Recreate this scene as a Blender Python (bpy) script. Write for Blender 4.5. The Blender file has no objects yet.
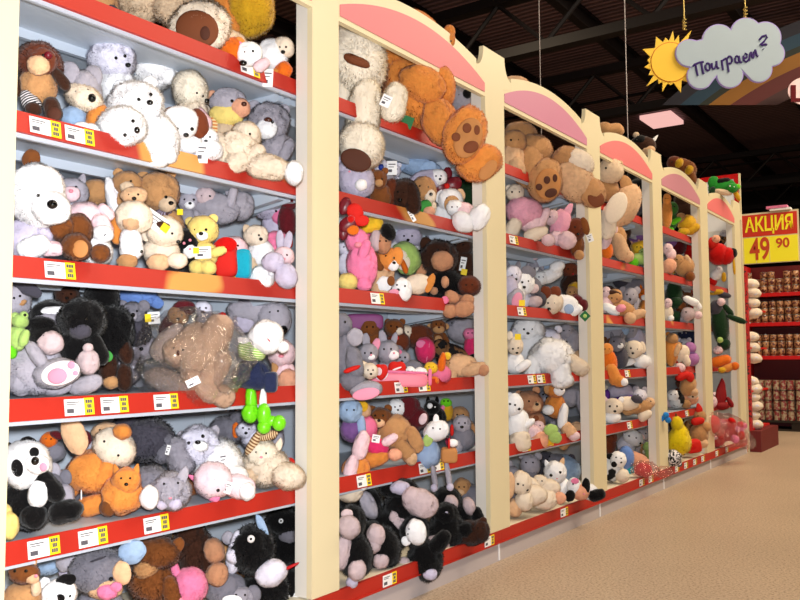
import bpy, math, random, re
from mathutils import Vector, Matrix, noise
random.seed(7)
scene = bpy.context.scene
COL = scene.collection
# ------------------------------------------------------------------ camera
F, YAW, PIT, ROL, CX, CH = 826.0, .6111, .0673, -.0061, 2.0163, 1.0316
Y0, PITCH, PW = 2.3081, 1.33, .1742
ZS = [2.035, 1.6436, 1.2473, .8624, .4883, .0936]          # lower edge of each red rail
POSTS = [(.98, 1.153), (2.311, 2.468), (3.648, 3.852), (4.988, 5.205), (6.285, 6.502), (7.61, 7.855), (8.89, 9.135)]
ZT = [z + .057 for z in ZS]                               # what the toys sit on
fw = Vector((-math.sin(YAW)*math.cos(PIT), math.cos(YAW)*math.cos(PIT), math.sin(PIT)))
_r = Vector((math.cos(YAW), math.sin(YAW), 0)); _u = _r.cross(fw)
RT = _r*math.cos(ROL) + _u*math.sin(ROL)
UP = -_r*math.sin(ROL) + _u*math.cos(ROL)
EYE = Vector((CX, 0, CH))
def ray(px, py): return fw + RT*((px-400)/F) + UP*((300-py)/F)
def on_x(px, py, x):
    v = ray(px, py); return EYE + v*((x-CX)/v.x)
def on_y(px, py, y):
    v = ray(px, py); return EYE + v*(y/v.y)
def on_z(px, py, z):
    v = ray(px, py); return EYE + v*((z-CH)/v.z)
def at_depth(px, py, z): return EYE + ray(px, py)*z
cam = bpy.data.objects.new('camera', bpy.data.cameras.new('camera')); COL.objects.link(cam)
cam.matrix_world = Matrix(((RT.x, UP.x, -fw.x, EYE.x), (RT.y, UP.y, -fw.y, EYE.y), (RT.z, UP.z, -fw.z, EYE.z), (0, 0, 0, 1)))
cam.data.sensor_width = 36; cam.data.lens = F/800*36; cam.data.clip_start = .05
scene.camera = cam
# ------------------------------------------------------------------ materials
MATS = {}
def lin(c): return tuple((x/12.92 if x <= .04045 else ((x+.055)/1.055)**2.4) for x in c)
def new_mat(name):
    m = bpy.data.materials.new(name); m.use_nodes = True
    nt = m.node_tree; b = nt.nodes['Principled BSDF']
    return m, nt, b
def fur_mat(code, rgb, spread=.075, scale=9.0):
    m, nt, b = new_mat('plush_'+code); N, L = nt.nodes, nt.links
    c = lin(rgb)
    geo = N.new('ShaderNodeNewGeometry'); tc = N.new('ShaderNodeTexCoord'); oi = N.new('ShaderNodeObjectInfo')
    no = N.new('ShaderNodeTexNoise'); no.inputs['Scale'].default_value = scale*6; no.inputs['Detail'].default_value = 3
    L.new(geo.outputs['Position'], no.inputs['Vector'])
    ad = N.new('ShaderNodeMath'); ad.operation = 'ADD'; L.new(no.outputs['Fac'], ad.inputs[0])
    mu = N.new('ShaderNodeMath'); mu.operation = 'MULTIPLY'; mu.inputs[1].default_value = .5
    L.new(oi.outputs['Random'], mu.inputs[0]); L.new(mu.outputs[0], ad.inputs[1])
    rp = N.new('ShaderNodeValToRGB'); L.new(ad.outputs[0], rp.inputs[0])
    lo = tuple(x*(1-spread*2.2) for x in c); hi = tuple(min(.96, x*(1+spread)) for x in c)
    rp.color_ramp.elements[0].position = .3; rp.color_ramp.elements[0].color = (*lo, 1)
    rp.color_ramp.elements[1].position = 1.0; rp.color_ramp.elements[1].color = (*hi, 1)
    L.new(rp.outputs[0], b.inputs['Base Color'])
    b.inputs['Roughness'].default_value = .95; b.inputs['Specular IOR Level'].default_value = .1
    b.inputs['Sheen Weight'].default_value = .25; b.inputs['Sheen Roughness'].default_value = .5
    n2 = N.new('ShaderNodeTexNoise'); n2.inputs['Scale'].default_value = 140; n2.inputs['Detail'].default_value = 2
    L.new(geo.outputs['Position'], n2.inputs['Vector'])
    bu = N.new('ShaderNodeBump'); bu.inputs['Strength'].default_value = .35; bu.inputs['Distance'].default_value = .006
    L.new(n2.outputs['Fac'], bu.inputs['Height']); L.new(bu.outputs[0], b.inputs['Normal'])
    MATS[code] = m
    # the pile itself: the same colour, part of the light passes through each fibre
    m2 = m.copy(); m2.name = 'pile_' + code; N, L = m2.node_tree.nodes, m2.node_tree.links
    bs = N['Principled BSDF']; tl = N.new('ShaderNodeBsdfTranslucent'); mx = N.new('ShaderNodeMixShader'); mx.inputs[0].default_value = .45
    L.new(bs.inputs['Base Color'].links[0].from_socket, tl.inputs[0]); L.new(bs.outputs[0], mx.inputs[1]); L.new(tl.outputs[0], mx.inputs[2])
    L.new(mx.outputs[0], N['Material Output'].inputs['Surface']); MATS['~' + code] = m2
    return m
def flat_mat(code, rgb, rough=.5, metal=0, spec=.4, emit=0, coat=0, var=.04, name=None):
    m, nt, b = new_mat(name or code); N, L = nt.nodes, nt.links; c = lin(rgb)
    geo = N.new('ShaderNodeNewGeometry'); no = N.new('ShaderNodeTexNoise'); no.inputs['Scale'].default_value = 6; no.inputs['Detail'].default_value = 4
    L.new(geo.outputs['Position'], no.inputs['Vector'])
    rp = N.new('ShaderNodeValToRGB'); L.new(no.outputs['Fac'], rp.inputs[0])
    rp.color_ramp.elements[0].color = (*[x*(1-var) for x in c], 1); rp.color_ramp.elements[1].color = (*[min(1, x*(1+var)) for x in c], 1)
    L.new(rp.outputs[0], b.inputs['Base Color'])
    b.inputs['Roughness'].default_value = rough; b.inputs['Metallic'].default_value = metal
    b.inputs['Specular IOR Level'].default_value = spec; b.inputs['Coat Weight'].default_value = coat
    if emit:
        b.inputs['Emission Color'].default_value = (*c, 1); b.inputs['Emission Strength'].default_value = emit
    MATS[code] = m; return m
def stripe_mat(code, a, bb, scale, axis='Y', dist=0.0, rough=.9, soft=.02, wtype='BANDS'):
    m, nt, b = new_mat('pattern_'+code); N, L = nt.nodes, nt.links
    tc = N.new('ShaderNodeTexCoord'); w = N.new('ShaderNodeTexWave'); w.wave_type = wtype
    w.bands_direction = axis; w.inputs['Scale'].default_value = scale; w.inputs['Distortion'].default_value = dist
    L.new(tc.outputs['Object'], w.inputs['Vector'])
    rp = N.new('ShaderNodeValToRGB'); L.new(w.outputs['Fac'], rp.inputs[0])
    rp.color_ramp.elements[0].position = .5-soft; rp.color_ramp.elements[0].color = (*lin(a), 1)
    rp.color_ramp.elements[1].position = .5+soft; rp.color_ramp.elements[1].color = (*lin(bb), 1)
    L.new(rp.outputs[0], b.inputs['Base Color']); b.inputs['Roughness'].default_value = rough
    MATS[code] = m; return m
def patch_mat(code, a, bb, scale, thr=.5, name=None, rough=.95):
    m, nt, b = new_mat(name or 'patch_'+code); N, L = nt.nodes, nt.links
    geo = N.new('ShaderNodeNewGeometry'); no = N.new('ShaderNodeTexNoise'); no.inputs['Scale'].default_value = scale; no.inputs['Detail'].default_value = 1.5
    L.new(geo.outputs['Position'], no.inputs['Vector'])
    rp = N.new('ShaderNodeValToRGB'); L.new(no.outputs['Fac'], rp.inputs[0])
    rp.color_ramp.elements[0].position = thr-.02; rp.color_ramp.elements[0].color = (*lin(a), 1)
    rp.color_ramp.elements[1].position = thr+.02; rp.color_ramp.elements[1].color = (*lin(bb), 1)
    L.new(rp.outputs[0], b.inputs['Base Color']); b.inputs['Roughness'].default_value = rough
    MATS[code] = m; return m
FUR = dict(W=(.975,.97,.975), WL=(.90,.89,.94), CR=(.93,.87,.79), CT=(.87,.77,.65), LG=(.68,.66,.70), G=(.50,.49,.53), DG=(.29,.28,.32), BK=(.055,.05,.055),
    BR=(.50,.29,.14), DBR=(.25,.145,.10), TAN=(.76,.57,.38), LT=(.88,.72,.56), OR=(.87,.56,.26), PK=(.93,.52,.68), LPK=(.94,.82,.84), RD=(.80,.07,.06),
    BL=(.42,.55,.80), LB=(.64,.74,.86), YL=(.95,.78,.20), GN=(.42,.80,.12), DGN=(.10,.22,.12), PUR=(.52,.36,.60), MAR=(.38,.10,.13), LAV=(.78,.75,.83),
    TQ=(.10,.62,.72), NV=(.15,.18,.30), SK=(.77,.56,.42), GP=(.80,.72,.73), PO=(.93,.84,.50), RB=(.45,.22,.13), OC=(.85,.66,.15), MG=(.85,.20,.42), LGN=(.68,.80,.45), PE=(.92,.68,.55), DOR=(.90,.45,.12), BT=(.74,.61,.51), GDK=(.20,.42,.16), GDR=(.15,.55,.18), LIL=(.72,.48,.72), BLB=(.15,.50,.80), YP=(.92,.82,.10), BAGC=(.85,.30,.32), PPK=(.93,.68,.76), PW=(.95,.86,.89), BTG=(.70,.62,.58), CW=(.95,.91,.84))
for k, v in FUR.items(): fur_mat(k, v, .02 if k in ('W', 'WL', 'CR', 'PW', 'CW') else .085)
for k_, c_ in dict(PURR=(.40,.18,.60), PADP2=(.93,.60,.68), FRB=(.85,.12,.05), FRD=(.55,.03,.07)).items(): flat_mat(k_, c_, .75, name='velour_'+k_)
flat_mat('K', (.02,.02,.02), .12, spec=.6, name='black_glossy_plastic')
flat_mat('KB', (.30,.14,.08), .25, spec=.5, name='brown_glossy_plastic')
flat_mat('KP', (.92,.55,.62), .45, name='pink_stitching')
flat_mat('KR', (.75,.08,.10), .5, name='red_stitching')
flat_mat('KW', (.95,.95,.95), .3, name='white_plastic')
flat_mat('KU', (.15,.25,.6), .15, name='blue_plastic')
flat_mat('PAD', (.46,.24,.12), .8, name='brown_velour'); flat_mat('PADD', (.30,.15,.09), .8, name='dark_brown_velour')
flat_mat('PADP', (.90,.58,.68), .8, name='pink_velour'); flat_mat('PADO', (.74,.50,.28), .8, name='tan_velour')
flat_mat('FR', (.82,.10,.05), .8, name='red_cloth'); flat_mat('FM', (.42,.06,.12), .35, name='dark_red_satin'); flat_mat('FY', (.95,.75,.05), .8, name='yellow_cloth')
flat_mat('FG', (.25,.60,.25), .8, name='green_cloth'); flat_mat('FB', (.60,.69,.82), .8, name='blue_cloth'); flat_mat('FP', (.90,.45,.60), .6, name='pink_cloth')
flat_mat('BOOT', (.45,.85,.10), .3, spec=.5, name='lime_vinyl'); flat_mat('CARD', (.96,.96,.96), .6, name='white_card'); flat_mat('CARDY', (.98,.85,.10), .6, name='yellow_card')
flat_mat('CARDG', (.10,.42,.22), .6, name='green_card'); flat_mat('INK', (.34,.33,.36), .7, name='black_ink')
flat_mat('PBOX', (.93,.52,.60), .5, name='pink_board'); flat_mat('PURB', (.55,.28,.50), .6, name='purple_board')
stripe_mat('SBW', (.06,.05,.05), (.88,.86,.86), 1.6); stripe_mat('SOR', (.85,.52,.25), (.95,.85,.65), 1.5); stripe_mat('SBR', (.50,.32,.18), (.88,.78,.62), 1.5)
stripe_mat('SGN', (.55,.75,.25), (.92,.95,.75), 1.6); stripe_mat('PLD', (.30,.18,.16), (.62,.58,.66), 2.2, 'DIAGONAL')
patch_mat('ZEB', (.04,.04,.04), (.92,.9,.9), 60); patch_mat('COW', (.05,.05,.05), (.9,.9,.9), 11, .48); patch_mat('PWK', (.08,.06,.06), (.50,.34,.2), 30)
# ------------------------------------------------------------------ mesh helpers
class MB:
    def __init__(s): s.v = []; s.f = []; s.m = []
    def add(s, vs, fs, mi=0):
        o = len(s.v); s.v += [tuple(v) for v in vs]; s.f += [tuple(i+o for i in f) for f in fs]; s.m += [mi]*len(fs); return s
    def box(s, x0, x1, y0, y1, z0, z1, mi=0, M=None):
        vs = [Vector((x, y, z)) for x in (x0, x1) for y in (y0, y1) for z in (z0, z1)]
        if M: vs = [M @ v for v in vs]
        return s.add(vs, [(0,1,3,2),(4,6,7,5),(0,4,5,1),(2,3,7,6),(0,2,6,4),(1,5,7,3)], mi)
    def tube(s, pts, r, n=8, mi=0, cap=True):
        pts = [Vector(p) for p in pts]; rs = r if isinstance(r, (list, tuple)) else [r]*len(pts); rings = []
        for i, p in enumerate(pts):
            d = (pts[min(i+1, len(pts)-1)] - pts[max(i-1, 0)]).normalized()
            a = d.cross(Vector((0,0,1)) if abs(d.z) < .9 else Vector((1,0,0))).normalized(); b = d.cross(a)
            rings.append([p + (a*math.cos(2*math.pi*k/n) + b*math.sin(2*math.pi*k/n))*rs[i] for k in range(n)])
        vs = [v for q in rings for v in q]; fs = []
        for i in range(len(pts)-1):
            for k in range(n): fs.append((i*n+k, i*n+(k+1)%n, (i+1)*n+(k+1)%n, (i+1)*n+k))
        if cap: fs.append(tuple(range(n-1, -1, -1))); fs.append(tuple(range((len(pts)-1)*n, len(pts)*n)))
        return s.add(vs, fs, mi)
    def prism(s, poly, d, mi=0):            # poly: list of 3-D points (planar), d: thickness vector
        n = len(poly); a = [Vector(p) for p in poly]; b = [p + Vector(d) for p in a]
        return s.add(a + b, [tuple(range(n-1, -1, -1)), tuple(range(n, 2*n))] + [(i, (i+1)%n, n+(i+1)%n, n+i) for i in range(n)], mi)
    def mesh(s, name, mats, smooth=False):
        me = bpy.data.meshes.new(name); me.from_pydata(s.v, [], s.f); me.validate(); me.update()
        for m in (mats if isinstance(mats, list) else [mats]): me.materials.append(MATS[m] if isinstance(m, str) else m)
        if len(s.m) == len(me.polygons): me.polygons.foreach_set('material_index', s.m)
        if smooth: me.polygons.foreach_set('use_smooth', [True]*len(me.polygons))
        return me
    def obj(s, name, mats, parent=None, smooth=False, bevel=0):
        o = bpy.data.objects.new(name, s.mesh(name, mats, smooth)); COL.objects.link(o)
        if parent:
            o.parent = parent; o.matrix_parent_inverse = parent.matrix_basis.inverted()
        if bevel:
            md = o.modifiers.new('bevel', 'BEVEL'); md.width = bevel; md.segments = 2; md.limit_method = 'ANGLE'
        return o
def tag(o, label=None, cat=None, group=None, kind=None):
    if label: o['label'] = label
    if cat: o['category'] = cat
    if group: o['group'] = group
    if kind: o['kind'] = kind
    return o
def empty(name, loc):
    o = bpy.data.objects.new(name, None); o.location = loc; o.empty_display_size = .05; COL.objects.link(o); return o
def struct(mb, name, mats, smooth=False): return tag(mb.obj(name, mats, None, smooth), kind='structure')
# ------------------------------------------------------------------ plush lumps
def ico(sub):
    import bmesh
    bm = bmesh.new(); bmesh.ops.create_icosphere(bm, subdivisions=sub, radius=1)
    vs = [v.co.copy() for v in bm.verts]; fs = [tuple(v.index for v in f.verts) for f in bm.faces]; bm.free(); return vs, fs
ICO = {k: ico(k) for k in (2, 3, 4)}
def deform(kind, v, seed, curl=0):
    """unit-sphere direction -> point of the unit lump"""
    x, y, z = v
    if kind == 'b': p = Vector((x, y, z))
    elif kind == 'l':                                    # stuffed limb: capsule with a fuller lower end
        rr = math.hypot(x, z); t = max(-1, min(1, y)); a = math.asin(t)/(math.pi/2)
        yy = math.copysign(abs(a)**.85, a)
        prof = (1-abs(yy)**3.2)**.5 if abs(yy) < 1 else 0
        prof *= (.92 - .12*yy)
        k = prof/max(rr, 1e-4) if rr > 1e-4 else 0
        p = Vector((x*k, yy, z*k))
    elif kind == 'p':                                    # pear: narrower at the top
        k = 1 - .22*y - .10*y*y*0; p = Vector((x*k, y, z*k))
    elif kind == 'e': p = Vector((x, y, z*.45))
    elif kind == 'd': p = Vector((x, y, z*.28))
    elif kind == 'c':                                    # rounded cone, tip up
        t = (y+1)/2; k = (1-t)**.6 * 1.15 if t < 1 else 0
        rr = max(math.hypot(x, z), 1e-4); prof = min(1, (1-abs(min(y, 0)))**.5 if y < 0 else 1)*k
        p = Vector((x/rr*prof*.9 if rr > 1e-3 else 0, y, z/rr*prof*.5 if rr > 1e-3 else 0))
    elif kind == 'x':                                    # soft box
        e = .45
        p = Vector([math.copysign(abs(c)**e, c) for c in (x, y, z)]); p *= .93
    elif kind == 'h':                                    # heart
        p = Vector((x, y + .35*abs(x) - .15, z*.55))
    elif kind == 'k':                                    # crumpled bag
        p = Vector((x, y, z)); q = p*2.1 + Vector((seed, 0, 0)); p *= 1 + .30*(abs(noise.noise(q*1.3)) - .2) + .16*(abs(noise.noise(q*3.1))-.2)
        return p
    else: p = Vector((x, y, z))
    q = Vector((x, y, z))*1.7 + Vector((seed*3.1, seed, -seed))
    amp = .0 if kind in 'dxh' else (.02 if kind == 's' else .09)
    return p*(1 + amp*noise.noise(q) + amp*.55*noise.noise(q*2.3) + amp*.35*noise.noise(q*4.7) + curl*noise.noise(q*5.5))
MESHES = {}
def lump_mesh(shape, mat, lod, var):
    key = (shape, mat, lod, var)
    if key in MESHES: return MESHES[key]
    kind = shape.lower(); smooth_only = kind in 'sdxhtk'
    sub = 4 if lod == 0 else 3
    if kind == 's': sub = 2 if lod else 3
    if kind == 'd': sub = 3
    if kind == 'k': sub = 4
    vs, fs = ICO[sub]; rnd = random.Random(hash((ord(kind[0]), var)))
    P = [deform(kind, v, var*1.7 + .3, .06 if shape.isupper() else 0) for v in vs]
    me = bpy.data.meshes.new('plush_lump')
    base = bpy.data.meshes.new('tmp'); base.from_pydata([tuple(p) for p in P], [], fs); base.update()
    nrm = [Vector(v.normal) for v in base.vertices]; bpy.data.meshes.remove(base)
    V = [tuple(p) for p in P]; FA = list(fs); NN = [tuple(n) for n in nrm]
    if not smooth_only:
        long_ = shape.isupper()
        nb = (6500 if lod == 0 else 1300) if long_ else (5500 if lod == 0 else 900)
        ln = .17 if long_ else .10; wd = .017 if lod == 0 else .035
        for _ in range(nb):
            f = fs[rnd.randrange(len(fs))]; a, b, c = rnd.random(), rnd.random(), rnd.random(); t = a+b+c
            p = (P[f[0]]*a + P[f[1]]*b + P[f[2]]*c)/t; n = (nrm[f[0]]*a + nrm[f[1]]*b + nrm[f[2]]*c)/t
            if n.length < 1e-5: continue
            n.normalize()
            r = Vector((rnd.uniform(-1,1), rnd.uniform(-1,1), rnd.uniform(-1,1)))
            s = n.cross(r)
            if s.length < 1e-4: continue
            s.normalize(); tl = (n + r*.75 + Vector((0,-.35,0))).normalized()*ln*rnd.uniform(.5, 1.15)
            if kind in 'ec': tl *= .6
            i = len(V); q = p - n*.012
            V += [tuple(q + s*wd), tuple(q - s*wd), tuple(q + tl)]
            nn = tuple((n*1.0 + r*.16).normalized()); NN += [nn]*3; FA.append((i, i+1, i+2))
    me.from_pydata(V, [], FA); me.polygons.foreach_set('use_smooth', [True]*len(me.polygons)); me.update()
    me.normals_split_custom_set_from_vertices(NN)
    me.materials.append(MATS[mat]); MESHES[key] = me
    if len(FA) > len(fs):
        me.materials.append(MATS.get('~' + mat, MATS[mat])); me.polygons.foreach_set('material_index', [0]*len(fs) + [1]*(len(FA) - len(fs)))
    return me
AX = Matrix(((RT.x, UP.x, -fw.x), (RT.y, UP.y, -fw.y), (RT.z, UP.z, -fw.z)))
def bag_mat(code, rgb, alpha, sc=22):
    m, nt, b = new_mat('clear_film_'+code); N, L = nt.nodes, nt.links
    tr = N.new('ShaderNodeBsdfTransparent'); tr.inputs[0].default_value = (*rgb, 1)
    gl = N.new('ShaderNodeBsdfGlossy'); gl.inputs['Roughness'].default_value = .07
    tc = N.new('ShaderNodeNewGeometry'); no = N.new('ShaderNodeTexNoise'); no.inputs['Scale'].default_value = sc; no.inputs['Detail'].default_value = 3; no.inputs['Distortion'].default_value = 1.5
    L.new(tc.outputs['Position'], no.inputs['Vector']); bu = N.new('ShaderNodeBump'); bu.inputs['Strength'].default_value = 1; bu.inputs['Distance'].default_value = .06
    L.new(no.outputs['Fac'], bu.inputs['Height']); L.new(bu.outputs[0], gl.inputs['Normal'])
    mx = N.new('ShaderNodeMixShader'); mx.inputs[0].default_value = alpha
    L.new(tr.outputs[0], mx.inputs[1]); L.new(gl.outputs[0], mx.inputs[2])
    L.new(mx.outputs[0], N['Material Output'].inputs['Surface']); MATS[code] = m
bag_mat('BAG', (.95,.94,.94), .20, 24); bag_mat('BAGR', (.98,.86,.86), .17, 45)
class Part: pass
def make_part(name, shape, px, py, rx, ry, ang, mat, Zd, d, lift=None, rz=None):
    q = Part(); q.name = name; q.shape = shape; q.mat = mat; u = Zd/F
    q.px, q.py, q.rx, q.ry, q.ang = px, py, rx, ry, ang
    q.rzp = rz if rz else min(rx, ry)*(1.0 if shape not in 'dt' else 1.0)
    q.depth = Zd - d*u; q.d = d
    q.c = at_depth(px, py, q.depth); uu = q.depth/F
    q.R = AX @ Matrix.Rotation(-math.radians(ang), 3, 'Z')
    q.s = Vector((rx*uu, ry*uu, q.rzp*uu))
    return q
def surf_d(par, px, py):
    dx, dy = px - par.px, -(py - par.py); a = math.radians(par.ang)
    lx = dx*math.cos(a) - dy*math.sin(a); ly = dx*math.sin(a) + dy*math.cos(a)
    k = 1 - (lx/par.rx)**2 - (ly/par.ry)**2
    th = {'d': .28, 'e': .45}.get(par.shape.lower(), .95)
    return par.d + par.rzp*th*math.sqrt(max(.02, k))
def ext(q, axis):                                        # half extent of the ellipsoid along a world axis
    th = {'d': .28, 'e': .45, 't': 1}.get(q.shape.lower(), 1.0)
    r = [q.R.col[0][axis]*q.s.x, q.R.col[1][axis]*q.s.y, q.R.col[2][axis]*q.s.z*th]
    return 1.06*math.sqrt(sum(c*c for c in r))
TOYS = []
def emit(root, q, parent_part, lod, shift):
    if q.shape == 't':                                   # flat swing tag: a card with print on it
        mb = MB().box(-1, 1, -1, 1, -.04, .04, 0)
        if q.mat == 'CARD':
            mb.box(-.7, .7, .45, .6, .04, .06, 1).box(-.7, .4, .1, .2, .04, .06, 1).box(-.7, .0, -.6, -.2, .04, .06, 1)
        key = ('t', q.mat)
        if key not in MESHES: MESHES[key] = mb.mesh('card', [q.mat, 'INK'])
        me = MESHES[key]
    else:
        me = lump_mesh(q.shape, q.mat, lod, random.randrange(2) if q.shape.lower() not in 'sd' else 0)
    o = bpy.data.objects.new(q.name, me); COL.objects.link(o)
    Mw = Matrix.Translation(q.c + shift) @ q.R.to_4x4() @ Matrix.Diagonal((*q.s, 1))
    par = parent_part or root
    o.parent = par; o.matrix_parent_inverse = par['_w'] if False else PARW[par.name_full].inverted()
    o.matrix_basis = Mw; PARW[o.name_full] = Mw
    return o
PARW = {}
BAYN = dict(A='nearest bay', B='second bay', C='third bay', D='fourth bay', E='fifth bay', F='farthest bay')
SHN = ['top shelf', 'second shelf', 'third shelf', 'fourth shelf', 'fifth shelf', 'bottom shelf']
def tmpl(kind, px, py, h, m1, m2='CR', roll=0., turn=0.):
    """sitting toy of height h centred on a pixel, as part lines"""
    k = h/100.; a = math.radians(roll); out = []
    def P(dx, dy): return px + k*(dx*math.cos(a) - dy*math.sin(a)), py + k*(dx*math.sin(a) + dy*math.cos(a))
    def add(n, sh, dx, dy, rx, ry, ang, m, d=0, sub=False):
        x, y = P(dx, dy); out.append(f"{'>' if sub else ''}{n} {sh} {x:.1f} {y:.1f} {rx*k:.2f} {ry*k:.2f} {ang+roll:.0f} {m} {d*k:.1f}")
    t = turn; B, Lm = ('B', 'L') if kind.isupper() else ('b', 'l'); kd = kind.lower()
    add('body', 'p' if B == 'b' else 'P', 0, 18, 21, 26, 0, m1)
    if kd in ('monkey', 'cow', 'panda', 'penguin'): add('belly', 'b', t*6, 20, 12, 16, 0, m2, 0, True)
    am = 'BK' if kd == 'panda' else m1
    for s in (-1, 1): add('arm', Lm, s*22, 12, 8, 19, -s*24, am, 8)
    for s in (-1, 1):
        add('leg', Lm, s*17, 37, 10.5, 15, -s*22, am, 15); add('foot_pad', 'd', s*20, 44, 6.5, 6.5, 0, m2, 0, True)
    add('head', B, t*3, -22, 23, 21, 0, m1, 6)
    mz = dict(monkey=(17, 12, -13), cow=(14, 10, -12)).get(kd, (11, 9, -15))
    add('muzzle', 'b', t*11, mz[2], mz[0], mz[1], 0, m2, 0, True)
    ed = 10 if kd != 'monkey' else 7
    if kd == 'panda':
        for s in (-1, 1): add('eye_patch', 'd', s*ed + t*9, -25, 5, 6, s*20, 'BK', 1, True)
    for s in (-1, 1): add('eye', 's', s*ed + t*9, -27 if kd != 'monkey' else -29, 2.7, 2.7, 0, 'K', 1, True)
    add('nose', 's', t*15, -19 if kd != 'rabbit' else -18, 4, 3, 0, 'KP' if kd in ('rabbit', 'cat', 'pig') else ('K' if kd != 'monkey' else 'KB'), 1, True)
    if kd in ('bear', 'lion'):
        for s in (-1, 1): add('ear', 'e', s*18, -39, 8, 8, s*20, m1, 3)
    elif kd == 'panda':
        for s in (-1, 1): add('ear', 'e', s*18, -39, 8, 8, s*20, 'BK', 3)
    elif kd == 'monkey':
        for s in (-1, 1): add('ear', 'e', s*25, -22, 8, 9, 0, m2, 2)
    elif kd in ('dog', 'cow'):
        for s in (-1, 1): add('ear', 'e', s*22, -22, 7, 15, -s*14, m2 if kd == 'dog' else m1, 8)
    elif kd == 'rabbit':
        for s in (-1, 1): add('ear', 'e', s*10, -52, 6, 19, s*12, m1, 3)
    elif kd in ('cat',):
        for s in (-1, 1): add('ear', 'c', s*15, -42, 8, 9, s*15, m1, 3)
    elif kd == 'mouse':
        for s in (-1, 1): add('ear', 'e', s*20, -40, 13, 13, 0, m1, 3)
    elif kd == 'elephant':
        for s in (-1, 1): add('ear', 'e', s*26, -24, 14, 15, 0, m1, 2)
        add('trunk', 'l', t*14, -2, 6, 16, 0, m1, 24)
    return out
def build_toys(text):
    cur = None; groups = []
    for line in text.strip().splitlines():
        line = line.strip()
        if not line or line.startswith('#'): continue
        if line[0] == '@':
            h = [w.strip() for w in line[1:].split('|')]
            cur = dict(bay=h[0][0], sh=int(h[0][1]), name=h[1], x=float(h[2] or -.24), label=h[3], flag=h[4] if len(h) > 4 else '', lines=[]); groups.append(cur)
        else: cur['lines'] += [w.strip() for w in line.split(';') if w.strip()]
    for g in groups:
        lines = []
        for ln in g['lines']:
            if ln[0] == '*':
                w = ln[1:].split(); a = [float(v) for v in w[1:4]]; m = w[4:6]; rest = [float(v) for v in w[6:8]]
                lines += tmpl(w[0], *a, *m, *rest)
            else: lines.append(ln)
        parts = []; cur = None; Zd = None
        for ln in lines:
            w = ln.split()
            if w[0] in 'EN' and cur.name not in ('head', 'face', 'foot'):
                hd = [q for q in parts if q.name in ('head', 'face')]
                if hd: cur = hd[-1]
            if w[0] == 'E':
                vals = [float(v) for v in w[1:6] if re.match(r'^-?[\d.]+$', v)]; mm = w[-1] if not re.match(r'^-?[\d.]+$', w[-1]) else 'K'
                r = vals[-1]
                for i in range(0, len(vals)-1, 2): add_sub(cur, 'eye', 's', vals[i], vals[i+1], r*.88, r*.88, 0, mm, r*.2, Zd)
                continue
            if w[0] == 'N':
                mm = w[5] if len(w) > 5 else 'K'
                add_sub(cur, 'nose', 's', *[float(v) for v in w[1:5]], 0, mm, 1, Zd); continue
            sub = w[0][0] == '>'; n = w[0].lstrip('>'); sh = w[1]; px, py, rx, ry, ang = [float(v) for v in w[2:7]]; mt = w[7]; d = float(w[8]) if len(w) > 8 else 0.
            if Zd is None: Zd = (on_x(px, py, g['x']) - EYE).dot(fw)
            if sub: add_sub(cur, n, sh, px, py, rx, ry, ang, mt, d, Zd)
            else:
                cur = make_part(n, sh, px, py, rx, ry, ang, mt, Zd, d); cur.subs = []; parts.append(cur)
        allp = parts + [s for q in parts for s in q.subs]
        zmin = min(q.c.z - ext(q, 2) for q in parts); xmin = min(q.c.x - ext(q, 0) for q in parts)
        shift = Vector((0, 0, 0)); zt = ZT[g['sh']] + .001
        if '!' not in g['flag']:
            if zmin < zt + .07: shift.z = zt - zmin
            if shift.z > .05 and 'k' not in g['flag']: shift.z = .05
        if xmin < -.655: shift.x = -.655 - xmin
        cx = sum(q.c.x for q in parts)/len(parts); cy = sum(q.c.y for q in parts)/len(parts)
        root = empty(g['name'], (cx + shift.x, cy, zmin + shift.z)); PARW[root.name_full] = Matrix.Translation(root.location)
        tag(root, g['label'] + ', ' + SHN[g['sh']] + ' of ' + BAYN[g['bay']] if '~' not in g['flag'] else g['label'], g['name'].replace('_', ' '), 'plush toys on the ' + SHN[g['sh']] + ' of the ' + BAYN[g['bay']])
        lod = 0 if g['bay'] in 'ABC' else 1
        for q in parts:
            o = emit(root, q, None, lod if max(q.rx, q.ry) > 6 else 1, shift)
            for s in q.subs: emit(root, s, o, lod if max(s.rx, s.ry) > 6 else 1, shift)
def add_sub(par, n, sh, px, py, rx, ry, ang, mt, d, Zd):
    base = par
    if n in ('nose', 'tongue', 'mouth', 'nostril', 'snout'):
        for s in par.subs:
            if s.name in ('muzzle', 'snout', 'face') and ((px-s.px)/s.rx)**2 + ((py-s.py)/s.ry)**2 < 1.6: base = s
    elif n in ('eye', 'brow', 'pupil', 'muzzle'):
        for s in par.subs:
            if s.name in ('eye_patch', 'face', 'eye_white') and ((px-s.px)/s.rx)**2 + ((py-s.py)/s.ry)**2 < 1.0: base = s
    dd = surf_d(base, px, py) + d
    rz = min(rx, ry)*(.75 if n in ('muzzle', 'snout') else (.6 if sh in 'bB' else 1.))
    if n in ('muzzle', 'snout'): dd -= rz*.25
    q = make_part(n, sh, px, py, rx, ry, ang, mt, Zd, dd, rz=rz); par.subs.append(q)
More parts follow.
